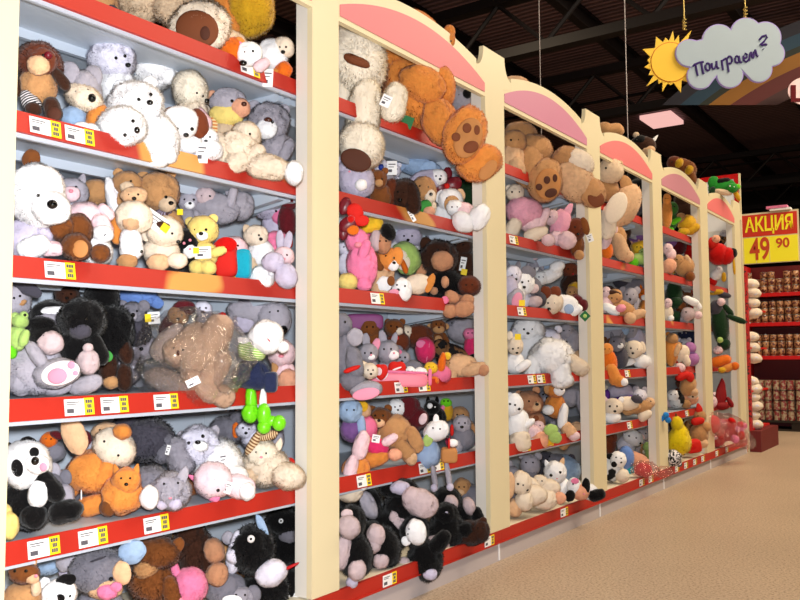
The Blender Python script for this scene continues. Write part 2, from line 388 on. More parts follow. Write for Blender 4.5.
# ================================================================== the setting
def floor_mat():
    m, nt, b = new_mat('speckled_floor'); N, L = nt.nodes, nt.links
    geo = N.new('ShaderNodeNewGeometry')
    n1 = N.new('ShaderNodeTexNoise'); n1.inputs['Scale'].default_value = 85; n1.inputs['Detail'].default_value = 3; n1.inputs['Roughness'].default_value = .7
    n2 = N.new('ShaderNodeTexNoise'); n2.inputs['Scale'].default_value = .8; n2.inputs['Detail'].default_value = 3
    L.new(geo.outputs['Position'], n1.inputs['Vector']); L.new(geo.outputs['Position'], n2.inputs['Vector'])
    rp = N.new('ShaderNodeValToRGB'); L.new(n1.outputs['Fac'], rp.inputs[0]); e = rp.color_ramp.elements
    e[0].position = .34; e[0].color = (*lin((.54,.44,.35)), 1); e[1].position = .62; e[1].color = (*lin((.85,.765,.665)), 1)
    k = e.new(.47); k.color = (*lin((.775,.68,.575)), 1)
    mx = N.new('ShaderNodeMix'); mx.data_type = 'RGBA'; mx.blend_type = 'MULTIPLY'; mx.inputs['Factor'].default_value = .35
    L.new(rp.outputs[0], mx.inputs['A']); L.new(n2.outputs['Fac'], mx.inputs['B']); L.new(mx.outputs['Result'], b.inputs['Base Color'])
    b.inputs['Roughness'].default_value = .38; b.inputs['Specular IOR Level'].default_value = .4
    MATS['FLOOR'] = m
floor_mat()
def ceil_mat():
    m, nt, b = new_mat('corrugated_deck'); N, L = nt.nodes, nt.links
    geo = N.new('ShaderNodeNewGeometry'); w = N.new('ShaderNodeTexWave'); w.bands_direction = 'Y'; w.inputs['Scale'].default_value = 2.2
    L.new(geo.outputs['Position'], w.inputs['Vector'])
    rp = N.new('ShaderNodeValToRGB'); L.new(w.outputs['Fac'], rp.inputs[0])
    rp.color_ramp.elements[0].color = (.07,.036,.046,1); rp.color_ramp.elements[1].color = (.22,.13,.145,1)
    L.new(rp.outputs[0], b.inputs['Base Color']); b.inputs['Roughness'].default_value = .7
    bu = N.new('ShaderNodeBump'); bu.inputs['Strength'].default_value = .6; bu.inputs['Distance'].default_value = .05
    L.new(w.outputs['Fac'], bu.inputs['Height']); L.new(bu.outputs[0], b.inputs['Normal']); MATS['CEIL'] = m
ceil_mat()
flat_mat('BEAM', (.085,.055,.065), .6, name='dark_painted_steel'); flat_mat('BEAMR', (.085,.055,.06), .6, name='brown_painted_steel')
flat_mat('WALLD', (.09,.06,.065), .8, name='dark_wall'); flat_mat('CREAM', (.89,.84,.69), .42, var=.015, name='cream_laminate')
flat_mat('SIDE', (.90,.88,.84), .45, var=.015, name='pale_laminate'); flat_mat('SHELF', (.76,.80,.85), .4, var=.02, name='grey_blue_enamel')
flat_mat('KICK', (.74,.70,.70), .45, var=.02, name='grey_plinth_enamel'); flat_mat('DECK', (.93,.88,.78), .5, name='cream_deck')
flat_mat('RAIL', (.71,.17,.12), .5, spec=.25, var=.06, name='red_price_rail'); flat_mat('RED', (.80,.06,.06), .4, name='red_enamel')
patch_mat('RAILP', (.70,.165,.115), (.84,.60,.30), 2.6, .64, name='red_and_yellow_price_rail', rough=.55)
for i, c in enumerate([(.86,.47,.50), (.86,.47,.50), (.80,.50,.62), (.90,.47,.48), (.78,.52,.58), (.92,.48,.48)]): flat_mat('PINK%d' % i, c, .45, var=.02, name='pink_laminate')
YEND = Y0 + 5*PITCH + PW
# floor, ceiling, walls
struct(MB().add([(-9,-3,0), (14,-3,0), (14,30,0), (-9,30,0)], [(0,1,2,3)]), 'floor', 'FLOOR')
struct(MB().add([(-9,-3,6.6), (14,-3,6.6), (14,30,6.6), (-9,30,6.6)], [(3,2,1,0)]), 'ceiling', 'CEIL')
struct(MB().box(-9,14,30,30.2,0,6.6), 'wall_back', 'WALLD'); struct(MB().box(-9.2,-9,-3,30,0,6.6), 'wall_left', 'WALLD')
struct(MB().box(14,14.2,-3,30,0,6.6), 'wall_right', 'WALLD'); struct(MB().box(-9,14,-3.2,-3,0,6.6), 'wall_front', 'WALLD')
# roof steel: each beam and truss a structure object of its own
n = 0
for x in (-7.2, -5.1, -3.0, -.9, 1.2, 3.3, 5.4, 7.5):
    n += 1; struct(MB().box(x-.07, x+.07, -3, 30, 6.30, 6.33).box(x-.02, x+.02, -3, 30, 6.33, 6.55).box(x-.07, x+.07, -3, 30, 6.55, 6.58), 'trim_%d' % n, 'BEAM')
for y in (6.0, 10.5, 14.2, 22.5, 26):
    n += 1; mb = MB().box(-9, 14, y-.09, y+.09, 5.30, 5.44).box(-9, 14, y-.09, y+.09, 6.12, 6.26)
    x = -8.8
    while x < 13:
        mb.tube([(x, y, 5.42), (x+.75, y, 6.14)], .035, 6); mb.tube([(x+.75, y, 6.14), (x+1.5, y, 5.42)], .035, 6); x += 1.5
    struct(mb, 'trim_%d' % n, 'BEAMR')
for y in (8.2, 12.6, 16.2, 24):
    n += 1; struct(MB().box(-9, 14, y-.05, y+.05, 6.26, 6.30), 'trim_%d' % n, 'BEAMR')
n += 1; struct(MB().box(.16, .55, 14.4, 14.8, 0, 6.5), 'trim_%d' % n, 'WALLD')
# skylight
m, nt, b = new_mat('skylight_glow'); b.inputs['Base Color'].default_value = (.5,.4,.38,1); b.inputs['Emission Color'].default_value = (1,.55,.50,1); b.inputs['Emission Strength'].default_value = .9; MATS['SKYL'] = m
a, bb = on_z(641, 118, 6.56), on_z(684, 122, 6.56)
o = struct(MB().box(a.x, bb.x+.0, a.y-.1, a.y+.9, 6.50, 6.59), 'window_1', 'SKYL')
# wires hanging from the roof
def wire(px, y, z0, label):
    p = on_y(px, 60, y); tag(MB().tube([(p.x, y, 6.5), (p.x, y, z0)], .004, 6).obj('hanging_wire', 'KICK'), label, 'wire')
wire(540, 7.5, 2.75, 'thin steel wire hanging from the roof behind the second pink arch')
wire(626, 7.0, 2.72, 'pale hanging wire coming down behind the third pink arch')
# ------------------------------------------------------------------ gondola
def hand(i): return ['nearest', 'second', 'third', 'fourth', 'fifth', 'farthest'][i]
def rail_tags(i):
    return {0: {2: [(60,.0)], 3: [(82,0),(117,0),(168,0)], 4: [(50,0),(98,0),(160,0)], 0: [(249,0)], 1: [(42,0),(77,0)]},
            1: {3: [(401,0),(424,0)], 4: [(364,0),(424,0),(437,0)], 5: [(388,0),(486,0)], 2: [(378,0)]},
            2: {3: [(531,0),(540,0)], 4: [(524,0),(547,0)], 5: [(560,0)], 1: [(515,0)], 2: [(522,0)]},
            3: {3: [(626,0)], 4: [(627,0)], 5: [(637,0),(646,0)]}, 4: {5: [(672,0),(681,0),(690,0),(698,0)], 4: [(684,0)]}, 5: {5: [(712,0),(722,0)]}}.get(i, {})
for i in range(-1, 6):
    if i == -1: continue
    ya, yb = sum(POSTS[i])/2, sum(POSTS[i+1])/2
    if i == 5: yb = POSTS[6][1]-.01
    u = empty('shelf_unit', (-.35, (ya+yb)/2, 0)); g = 4e-4
    tag(u, ['nearest', 'second', 'third', 'fourth', 'fifth', 'farthest'][i] + ' toy shelf unit from the camera, six shelves with red rails', 'shelf', 'shelf units of the plush toy display')
    mb = MB().box(-.70, -.67, ya+g, yb-g, .10, 2.30)
    z = .3
    while z < 2.2: mb.box(-.67, -.664, ya+g, yb-g, z, z+.085); z += .105
    mb.obj('back_panel', 'SHELF', u)
    for k, zz in enumerate(ZS):
        if k == 5:
            MB().box(-.66, -.012, ya+g, yb-g, zz+.035, zz+.055).obj('base_deck', 'DECK', u)
            r = MB().box(-.012, .004, ya+g, yb-g, zz, zz+.058).box(.004, .013, ya+g, yb-g, zz, zz+.004).obj('price_rail', 'RAIL', u)
        else:
            s = MB().box(-.66, -.102, ya+g, yb-g, zz+.03, zz+.055).box(-.115, -.102, ya+g, yb-g, zz-.012, zz+.03)
            s.box(-.42, -.40, ya+g, yb-g, zz, zz+.03)
            for yy in (ya+.02, yb-.05): s.add([(-.66, yy, zz-.06), (-.2, yy, zz+.0), (-.2, yy, zz+.03), (-.66, yy, zz+.03), (-.66, yy+.03, zz-.06), (-.2, yy+.03, zz+.0), (-.2, yy+.03, zz+.03), (-.66, yy+.03, zz+.03)], [(0,1,2,3), (7,6,5,4), (0,4,5,1)])
            s = s.obj('shelf', 'SHELF', u)
            r = MB().prism([(-.1015, ya+g, zz), (-.088, ya+g, zz), (-.098, ya+g, zz+.06), (-.1015, ya+g, zz+.06)], (0, yb-ya-2*g, 0)).obj('price_rail', 'RAILP' if (k in (1, 2)) else 'RAIL', s)
    if i == 5: MB().box(-.70, -.11, yb+.001, yb+.012, .0, 2.34).obj('end_panel', 'SIDE', u)
    MB().box(-.03, -.008, ya+.002, yb-.002, .0, .0936).obj('kick_panel', 'KICK', u)
    MB().box(-.0079, -.004, yb-.012, yb-.002, .004, .09).obj('joint_strip', 'CARD', u)
# price tags clipped on the rails, each one a thing
def sub_part(mb, name, mat, part, root):
    o = mb.obj(name, mat); o.parent = part; return o          # parts sit at the world origin, so their children need no offset
def price_tag(bay, k, px, j):
    zz = ZS[k]; x = .005 if k == 5 else -.0885
    p = on_x(px, 300, x); y = p.y
    w, h = (.094, .046) if bay < 2 else (.10, .046)
    t = empty('price_tag', (x, y, zz+.006))
    tilt = 0 if k == 5 else -.010/.06
    def q(y0, y1, z0, z1, e0=.001, e1=.003):
        return [(x + e0 + tilt*(z0), y+y0, zz+.006+z0), (x + e0 + tilt*z0, y+y1, zz+.006+z0), (x + e0 + tilt*z1, y+y1, zz+.006+z1), (x + e0 + tilt*z1, y+y0, zz+.006+z1)], (e1-e0, 0, 0)
    dp = MB().prism(*q(-w/2, w*.16, 0, h)).obj('description_panel', 'CARD', t)
    pp = MB().prism(*q(w*.16, w/2, 0, h*1.04)).obj('price_panel', 'CARDY', t)
    mb = MB()
    for a0, a1, b0, b1 in ((.1,.75,.78,.84), (.1,.6,.66,.71), (.1,.45,.16,.42)): mb.prism(*q(-w/2+w*.66*a0, -w/2+w*.66*a1, h*b0, h*b1, .003, .0035))
    sub_part(mb, 'print', 'INK', dp, t); mb = MB()
    for b0, b1, a0, a1 in ((.72,.92,.15,.85), (.42,.64,.3,.75), (.12,.34,.2,.8)):
        for s in range(3): mb.prism(*q(w*.16 + w*.34*(a0+(a1-a0)*s/3), w*.16 + w*.34*(a0+(a1-a0)*(s+.8)/3), h*b0, h*b1, .003, .0035))
    sub_part(mb, 'print', 'INK', pp, t)
    pos = ['first', 'second', 'third', 'fourth'][j]
    tag(t, f'white and yellow price tag, {pos} from left on {SHN[k]} rail of {BAYN["ABCDEF"[bay]]}', 'price tag', 'price tags on the red rails')
for i in range(6):
    for k, l in rail_tags(i).items():
        for j, (px, _) in enumerate(l): price_tag(i, k, px, j)
# posts with notched heads
def post_profile(y0, y1):
    pts = []
    zt, zs = 2.615, 2.50
    e = .085
    pts += [(y0, .153), (y1, .153), (y1, 2.352), (y1+.0, 2.44)]
    pts += [(y1+e, 2.455), (y1+e, zs+.005)]
    for t in range(0, 9):
        a = math.pi/2*t/8; pts.append((y1+e - (e-.012)*math.sin(a), zs + (zt-zs)*(1-math.cos(a))))
    for t in range(8, -1, -1):
        a = math.pi/2*t/8; pts.append((y0-e + (e-.012)*math.sin(a), zs + (zt-zs)*(1-math.cos(a))))
    pts += [(y0-e, zs+.005), (y0-e, 2.455), (y0, 2.44), (y0, 2.352)]
    return pts
for i in range(-1, 6):
    a, b2 = POSTS[i+1]
    p = empty('shelf_post', (-.04, (a+b2)/2, .152))
    wh = ['white post at the left edge of the photo', 'wide cream post between the nearest and second bays', 'cream post between the second and third bays', 'cream post between the third and fourth bays',
          'cream post between the fourth and fifth bays', 'cream post between the fifth and farthest bays', 'cream post closing the farthest bay beside the red frame'][i+1]
    tag(p, wh, 'post', 'cream posts between the bays')
    pr = [(0, y, z) for y, z in post_profile(a, b2)]
    MB().prism([(q[0]-.025, q[1], q[2]) for q in pr], (.025, 0, 0)).obj('front_board', 'CREAM', p)
    MB().box(-.084, -.0255, a+.003, a+.022, .153, 2.40).box(-.084, -.0255, b2-.022, b2-.003, .153, 2.40).obj('side_board', 'SIDE', p)
# pink arches between the posts
for i in range(0, 6):
    a, b2 = POSTS[i][1], POSTS[i+1][0]
    v = empty('arched_header', (-.02, (a+b2)/2, 2.352))
    tag(v, ['pink', 'pink', 'lilac pink', 'coral pink', 'dusky pink', 'pink'][i] + ' arched header board with cream border over the ' + BAYN['ABCDEF'[i]], 'header board', 'pink arched headers')
    N_ = 24; ya, yb = a+.0005, b2-.0005
    out = [(-.024, ya, 2.352), (-.024, yb, 2.352)]
    e = .085
    top = []
    for t in range(N_+1):
        uu = -1 + 2*t/N_; y = (ya+yb)/2 - uu*(yb-ya)/2
        top.append((-.024, y, (2.50 + .087*(1-uu*uu)) if e < (y-ya) and e < (yb-y) else 2.4535 if False else 2.44 if (y-ya < e or yb-y < e) else 0))
    poly = [(-.024, ya, 2.352), (-.024, yb, 2.352), (-.024, yb, 2.4395), (-.024, yb-e-.0005, 2.4545)]
    for t in range(N_+1):
        uu = 1 - 2*t/N_; w = (yb-ya)/2 - e - .0005; y = (ya+yb)/2 + uu*w; f = (y-(ya+yb)/2)/((yb-ya)/2); poly.append((-.024, y, 2.50 + .087*(1-f*f)))
    poly += [(-.024, ya+e+.0005, 2.4545), (-.024, ya, 2.4395)]
    MB().prism(poly, (.024, 0, 0)).obj('border_board', 'CREAM', v)
    pk = [(.0, ya+.006, 2.374), (.0, yb-.006, 2.374)]
    for t in range(N_+1):
        uu = 1 - 2*t/N_; y = (ya+yb)/2 + uu*((yb-ya)/2-.006); pk.append((.0, y, 2.42 + .120*(1-uu*uu)))
    MB().prism(pk, (.003, 0, 0)).obj('pink_panel', 'PINK%d' % i, v)
# ------------------------------------------------------------------ red end frame and end cap behind the last post
t = empty('red_sign_frame', (-.2, 9.25, 0)); ye = 9.26
tag(t, 'tall red framed end board with white panel at the far end of the gondola', 'sign frame')
MB().box(-.62, -.03, ye, ye+.03, 2.91, 2.962).box(-.075, -.03, ye, ye+.03, .0, 2.91).box(-.62, -.57, ye, ye+.03, 1.9, 2.91).box(-.57, -.075, ye, ye+.03, 1.9, 1.98).obj('frame', 'RED', t)
MB().box(-.5695, -.0755, ye+.01, ye+.025, 1.9805, 2.9095).obj('white_panel', 'CARD', t)
MB().box(-.0295, -.012, ye, ye+.03, .0, 2.962).obj('edge_strip', 'CREAM', t)
t = empty('end_cap_stand', (-.2, 9.7, 0)); tag(t, 'red perforated metal end stand holding white bundles beside the last post', 'display stand')
flat_mat('DRED', (.42,.10,.10), .6, name='dark_red_enamel')
patch_mat('PERF', (.25,.04,.05), (.75,.08,.09), 45, .42, name='perforated_red_steel', rough=.5)
MB().box(-.05, .012, 9.30, 9.36, .2205, 1.95).obj('upright', 'PERF', t)
MB().box(-.6, .10, 9.30, 10.2, 0, .22).obj('base', 'DRED', t)
for z in (.22, .62, 1.08, 1.50): MB().box(-.55, .012, 9.37, 10.2, z+.001, z+.02).obj('shelf', 'RED', t)
MB().box(-.6, -.57, 9.37, 10.2, .22, 1.9).obj('back_panel', 'RED', t)
# ------------------------------------------------------------------ far rack with tins, crate stack and price board
YR = 12.0
patch_mat('TIN', (.72,.52,.36), (.34,.12,.10), 38, .52, name='tin_label', rough=.4); flat_mat('TINM', (.75,.72,.66), .3, metal=.8, name='tin_metal')
patch_mat('TINB', (.70,.62,.5), (.55,.2,.2), 30, .5, name='shrink_wrapped_label', rough=.3)
xl, xr = -.66, .62
rk = empty('red_rack', (0, YR+.3, 0)); tag(rk, 'red metal rack of tinned food standing at the far end of the aisle', 'rack')
shz = [1.80, 1.40, .95]
MB().box(xl, xr, YR+.50, YR+.53, 0, 2.25).obj('back_panel', 'DRED', rk)
for x in (xl, xr-.04): MB().box(x, x+.04, YR+.04, YR+.5, 0, 2.25).obj('upright', 'RED', rk)
for z in shz: MB().box(xl, xr, YR, YR+.5, z, z+.05).obj('shelf', 'RED', rk)
def tin(x, y, z, first=[None]):
    if first[0] is None:
        r = empty('food_tin', (x, y, z)); n_ = 14; r_ = .046; h_ = .095
        bd = MB().tube([(x, y, z+.005), (x, y, z+h_-.005)], r_-.001, n_).obj('label_band', 'TIN', r, True)
        l = MB().tube([(x, y, z), (x, y, z+.004)], r_, n_).tube([(x, y, z+h_-.004), (x, y, z+h_)], r_, n_).obj('lid', 'TINM', r)
        first[0] = (r, bd, l)
    else:
        r0 = first[0]; r = r0[0].copy(); COL.objects.link(r); r.location = (x, y, z)
        for c in r0[1:]: d = c.copy(); COL.objects.link(d); d.parent = r; d.matrix_parent_inverse = c.matrix_parent_inverse
    return r
rowname = ['upper', 'middle', 'lower']
for s, z in enumerate(shz):
    nx = 12
    for k in range(nx):
        x = xl + .10 + k*.098
        for lv in range(3 if s < 2 else 3):
            if s == 0 and lv == 2 and k % 3 == 1: continue
            r = tin(x + random.uniform(-.004, .004), YR+.06, z + .051 + lv*.0955)
            tag(r, f'round food tin with red and beige label on {rowname[s]} shelf of red rack', 'tin', f'food tins on the {rowname[s]} shelf of the red rack')
pl = empty('wooden_pallet', (0, YR+.25, 0)); tag(pl, 'dark pallet on the floor under the shrink-wrapped trays of tins', 'pallet')
flat_mat('PAL', (.16,.12,.09), .8, name='dark_wood')
for z in (0, .11): MB().box(xl+.06, xr-.06, YR-.02, YR+.48, z, z+.025).obj('deck', 'PAL', pl)
for x in (xl+.06, -.07, xr-.2): MB().box(x, x+.14, YR-.01, YR+.47, .0255, .1095).obj('block', 'PAL', pl)
for lv in range(4):
    for k in range(4):
        x0 = xl + .08 + k*.28
        t = empty('tin_tray', (x0+.13, YR+.12, .137+lv*.135)); z0 = .137 + lv*.135
        mb = MB()
        for q in range(3): mb.tube([(x0+.045+q*.088, YR+.06, z0+.002), (x0+.045+q*.088, YR+.06, z0+.128)], .042, 12)
        mb.box(x0, x0+.265, YR+.105, YR+.3, z0, z0+.128).obj('wrapped_tins', 'TINB', t, False)
        MB().box(x0, x0+.265, YR+.012, YR+.3, z0, z0+.0015).obj('tray', 'PAL', t)
        tag(t, f'shrink-wrapped tray of tins, {["bottom","second","third","top"][lv]} layer, {["left","centre-left","centre-right","right"][k]} stack on dark pallet', 'tray', 'trays of tins on the pallet')
def text_obj(body, size, mat, M, parent, name, sx=1., ext_=.004, bold=.0):
    c = bpy.data.curves.new('lettering', 'FONT'); c.body = body; c.size = size; c.extrude = ext_; c.offset = bold; c.align_x = 'CENTER'; c.align_y = 'CENTER'
    o = bpy.data.objects.new('lettering', c); COL.objects.link(o); bpy.context.view_layer.update()
    me = bpy.data.meshes.new_from_object(o.evaluated_get(bpy.context.evaluated_depsgraph_get())); bpy.data.objects.remove(o)
    me.transform(M @ Matrix.Diagonal((sx, 1, 1, 1))); me.materials.clear(); me.materials.append(MATS[mat])
    q = bpy.data.objects.new(name, me); COL.objects.link(q); q.parent = parent; q.matrix_parent_inverse = parent.matrix_basis.inverted(); return q
flat_mat('SIGNY', (.95,.90,.15), .5, emit=.12, name='yellow_price_board'); flat_mat('SIGNR', (.82,.20,.10), .5, name='red_price_board'); flat_mat('NUM', (.78,.28,.12), .5, name='red_numerals')
t = empty('price_board', (0, YR, 2.25)); tag(t, 'red and yellow sale sign above the tins reading АКЦИЯ 49 90', 'sign')
A_ = Matrix(((1,0,0,0),(0,0,-1,0),(0,1,0,0),(0,0,0,1)))          # text facing -Y
x0, x1 = on_y(741, 240, YR).x, on_y(799.5, 240, YR).x
MB().box(x0, x1, YR, YR+.02, 2.255, 2.955).obj('board', 'CREAM', t)
MB().box(x0+.02, x1-.02, YR-.006, YR, 2.63, 2.93).obj('red_band', 'SIGNR', t); MB().box(x0+.02, x1-.02, YR-.006, YR, 2.265, 2.615).obj('yellow_band', 'SIGNY', t)
mx = (x0+x1)/2
text_obj('АКЦИЯ', .27, 'SIGNY', Matrix.Translation((mx, YR-.008, 2.78)) @ A_, t, 'word', .66, .003, .006)
text_obj('49', .42, 'NUM', Matrix.Translation((x0+.24, YR-.008, 2.44)) @ A_, t, 'numeral', .62, .003, .008)
text_obj('90', .18, 'NUM', Matrix.Translation((x0+.53, YR-.008, 2.51)) @ A_, t, 'numeral', .95, .003, .004)
for x in (x0+.03, x0+.19, x0+.36): MB().box(x, x+.006, YR-.008, YR-.006, 2.265, 2.615).obj('divider', 'CREAM', t)
tp = empty('leaflet_pack', (mx+.2, YR, 2.956)); tag(tp, 'small white and red packet lying on top of the sale sign', 'packet')
MB().box(mx+.02, mx+.28, YR-.05, YR+.08, 2.956, 2.985).obj('sleeve', 'CARD', tp); MB().box(mx-.02, mx+.24, YR-.06, YR+.06, 2.986, 3.02).obj('cover', 'PK', tp)
# ------------------------------------------------------------------ hanging sun and cloud sign, rainbow banner, round sign
ZC = 6.6; uC = ZC/F
def plane_pts(pts, z): return [at_depth(x, y, z) for x, y in pts]
flat_mat('CLOUD', (.66,.73,.78), .6, name='pale_blue_board'); flat_mat('CLOUDE', (.62,.55,.80), .5, emit=.1, name='lilac_edge'); flat_mat('SUN', (.98,.80,.24), .5, name='yellow_board'); flat_mat('SUNE', (.85,.48,.06), .5, name='orange_edge'); flat_mat('VIO', (.22,.12,.42), .5, name='violet_lettering')
cl = [(358,212,56), (410,215,58), (475,162,66), (585,134,64), (662,150,64), (688,214,52), (636,276,54), (520,298,54), (402,303,54)]
def lobes(cs, c0, grow=0, n=220):
    pts = []
    for k in range(n):
        a = 2*math.pi*k/n; d = (math.cos(a), math.sin(a)); best = 0
        for x, y, r in cs:
            r += grow; px, py = x-c0[0], y-c0[1]; b_ = px*d[0]+py*d[1]; h2 = r*r - (px*px+py*py - b_*b_)
            if h2 > 0: best = max(best, b_ + math.sqrt(h2))
        pts.append((600 + (c0[0]+d[0]*best)/4, (c0[1]+d[1]*best)/4))
    return pts
cloud = empty('cloud_sign', at_depth(732, 55, ZC)); tag(cloud, 'white cloud shaped hanging sign with violet hand lettering Поиграем?', 'sign')
MB().prism(plane_pts(lobes(cl, (520, 222)), ZC-.006), fw*.02).obj('cloud_edge', 'CLOUDE', cloud)
MB().prism(plane_pts(lobes(cl, (520, 222), -3.5), ZC-.010), fw*.004).obj('cloud_board', 'CLOUD', cloud)
def stroke(mb, pts, r=.9):
    P3 = []
    for a in range(len(pts)-1): P3 += [((pts[a][0]*(1-t/4) + pts[a+1][0]*t/4), (pts[a][1]*(1-t/4) + pts[a+1][1]*t/4)) for t in range(4)]
    P3.append(pts[-1]); mb.tube([at_depth(600+x/4, (lambda b: b + (y-b)*1.2)(284-(x-375)*.25)/4, ZC-.013) for x, y in pts], r*uC, 6)
def arc(cx, cy, rx, ry, a0, a1, n=12): return [(cx + rx*math.cos(math.radians(a0+(a1-a0)*k/n)), cy + ry*math.sin(math.radians(a0+(a1-a0)*k/n))) for k in range(n+1)]
mb = MB()
for s in ([(382,262),(385,275),(391,299)], [(371,269),(378,262),(400,254),(414,252)], [(405,255),(408,270),(412,288),(416,292)],
          arc(431,268,9.5,12,0,360), [(447,255),(448,268),(453,275),(460,270),(465,258)], [(466,247),(467,262),(471,271),(476,270)],
          [(487,243),(489,258),(492,276)], [(487,247),(497,240),(506,236)], [(507,236),(510,255),(515,281)], arc(519,241,9.5,12,200,480),
          arc(548,238,8.5,11,-60,290), [(556,226),(558,238),(562,249),(567,246)], [(574,235),(588,229),(589,220),(581,217),(574,226),(575,240),(584,245),(594,238)],
          [(597,240),(599,222),(604,211)], [(604,211),(610,230),(614,230)], [(614,230),(616,210),(621,203)], [(621,203),(627,222),(633,224)],
          [(637,170),(648,158),(664,153),(668,160),(655,175),(640,186),(648,187),(660,183),(668,184)], [(653,198),(654,200)]): stroke(mb, s, 1.1)
mb.obj('lettering', 'VIO', cloud)
sun = empty('sun_sign', at_depth(672, 60, ZC+.03)); tag(sun, 'yellow smiling-rayed sun cut-out hanging left of the cloud sign'.replace('smiling-rayed', 'spiky-rayed'), 'sign')
sc_ = (283, 248); poly = []
tips = [(172,197),(225,147),(262,150),(292,123),(315,140),(366,120),(375,180),(380,250),(365,330),(324,370),(283,340),(250,366),(235,335),(186,345),(195,300),(178,268),(190,240)]
for k, tpx in enumerate(tips):
    nx = tips[(k+1) % len(tips)]; a1 = math.atan2(tpx[1]-sc_[1], tpx[0]-sc_[0]); a2 = math.atan2(nx[1]-sc_[1], nx[0]-sc_[0])
    if a2 < a1: a2 += 2*math.pi
    am = (a1+a2)/2; poly += [tpx, (sc_[0]+84*math.cos(am), sc_[1]+84*math.sin(am))]
pts = [(600+x/4, y/4) for x, y in poly]
MB().prism(plane_pts(pts, ZC+.025), fw*.012).obj('ray_board', 'SUN', sun)
MB().prism(plane_pts([(600+(sc_[0]+80*math.cos(k*math.pi/24))/4, (sc_[1]+80*math.sin(k*math.pi/24))/4) for k in range(48)], ZC+.021), fw*.003).obj('ring', 'SUNE', sun)
MB().prism(plane_pts([(600+(sc_[0]+77*math.cos(k*math.pi/24))/4, (sc_[1]+77*math.sin(k*math.pi/24))/4) for k in range(48)], ZC+.018), fw*.003).obj('sun_disc', 'SUN', sun)
flat_mat('WIREG', (.75,.65,.35), .4, metal=.5, name='brass_wire')
for nm, px, py, z, lab in (('hanger_chain', 684.5, 30, ZC+.03, 'thin chain holding up the yellow sun sign'), ('hanger_chain', 745.5, 18, ZC, 'thin chain with coiled hook holding up the cloud sign')):
    p = at_depth(px, py, z); h = empty(nm, p); tag(h, lab, 'chain')
    MB().tube([(p.x, p.y, 6.5), tuple(p)], .005, 6).obj('wire', 'WIREG', h)
    MB().tube([(p.x + .014*math.cos(k*.9), p.y + .014*math.sin(k*.9), p.z + .004*k) for k in range(24)], .005, 5).obj('coil', 'WIREG', h)
rb = empty('rainbow_banner', at_depth(760, 80, 12)); tag(rb, 'dim rainbow striped banner hanging behind the cloud sign', 'banner')
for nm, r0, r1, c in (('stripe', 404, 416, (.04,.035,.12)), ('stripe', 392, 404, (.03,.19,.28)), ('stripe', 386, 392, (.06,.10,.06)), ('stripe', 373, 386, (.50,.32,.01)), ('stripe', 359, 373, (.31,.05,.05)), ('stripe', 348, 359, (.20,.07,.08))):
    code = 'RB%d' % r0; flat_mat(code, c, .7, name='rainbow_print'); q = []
    def rng(r):
        # from the bottom edge y=105 up to past the right frame edge
        a0 = math.asin(min(1, (410-105)/r)); return [(945 - r*math.cos(a0 + (math.pi/2+.1 - a0)*k/20), 410 - r*math.sin(a0 + (math.pi/2+.1 - a0)*k/20)) for k in range(21)]
    MB().prism(plane_pts(rng(r0) + rng(r1)[::-1], 12), fw*.01).obj(nm, code, rb)
rs = empty('round_sign', at_depth(806, 91, 11.5)); tag(rs, 'round white sign with dark red letter at the right edge of the photo', 'sign')
MB().prism(plane_pts([(808+20*math.cos(k*math.pi/20), 91+14.5*math.sin(k*math.pi/20)) for k in range(40)], 11.5), fw*.02).obj('disc', 'LPK', rs)
MB().prism(plane_pts([(791,85), (796,85), (796,98), (808,98), (808,101), (791,102)], 11.485), fw*.01).obj('letter', 'MAR', rs)
# ------------------------------------------------------------------ light
def lamp(name, kind, loc, power, color, size=1., rot=None, sy=None):
    l = bpy.data.lights.new(name, kind); l.energy = power; l.color = color; o = bpy.data.objects.new(name, l); COL.objects.link(o); o.location = loc
    if kind == 'AREA':
        l.size = size
        if sy: l.shape = 'RECTANGLE'; l.size_y = sy
    else: l.shadow_soft_size = size
    if rot: o.rotation_euler = rot
    return o
lamp('camera_flash', 'POINT', EYE + Vector((.03, .02, .10)), 420, (.95,.97,1.0), .05)
for y, p in ((1.5, 90), (6, 300), (10.5, 300), (15, 200)): lamp('ceiling_lamp', 'AREA', (3.2, y, 6.0), p, (1,.83,.61), 1.2, (0, math.radians(28), 0), 3.0)
lamp('ceiling_lamp', 'AREA', (-3.5, 8, 6.0), 120, (1,.8,.55), 1.2, None, 3.0)
w = bpy.data.worlds.new('world'); scene.world = w; w.use_nodes = True
w.node_tree.nodes['Background'].inputs[0].default_value = (1,.85,.7,1); w.node_tree.nodes['Background'].inputs[1].default_value = .3
scene.view_settings.view_transform = 'Standard'; scene.view_settings.look = 'None'; scene.view_settings.exposure = 0
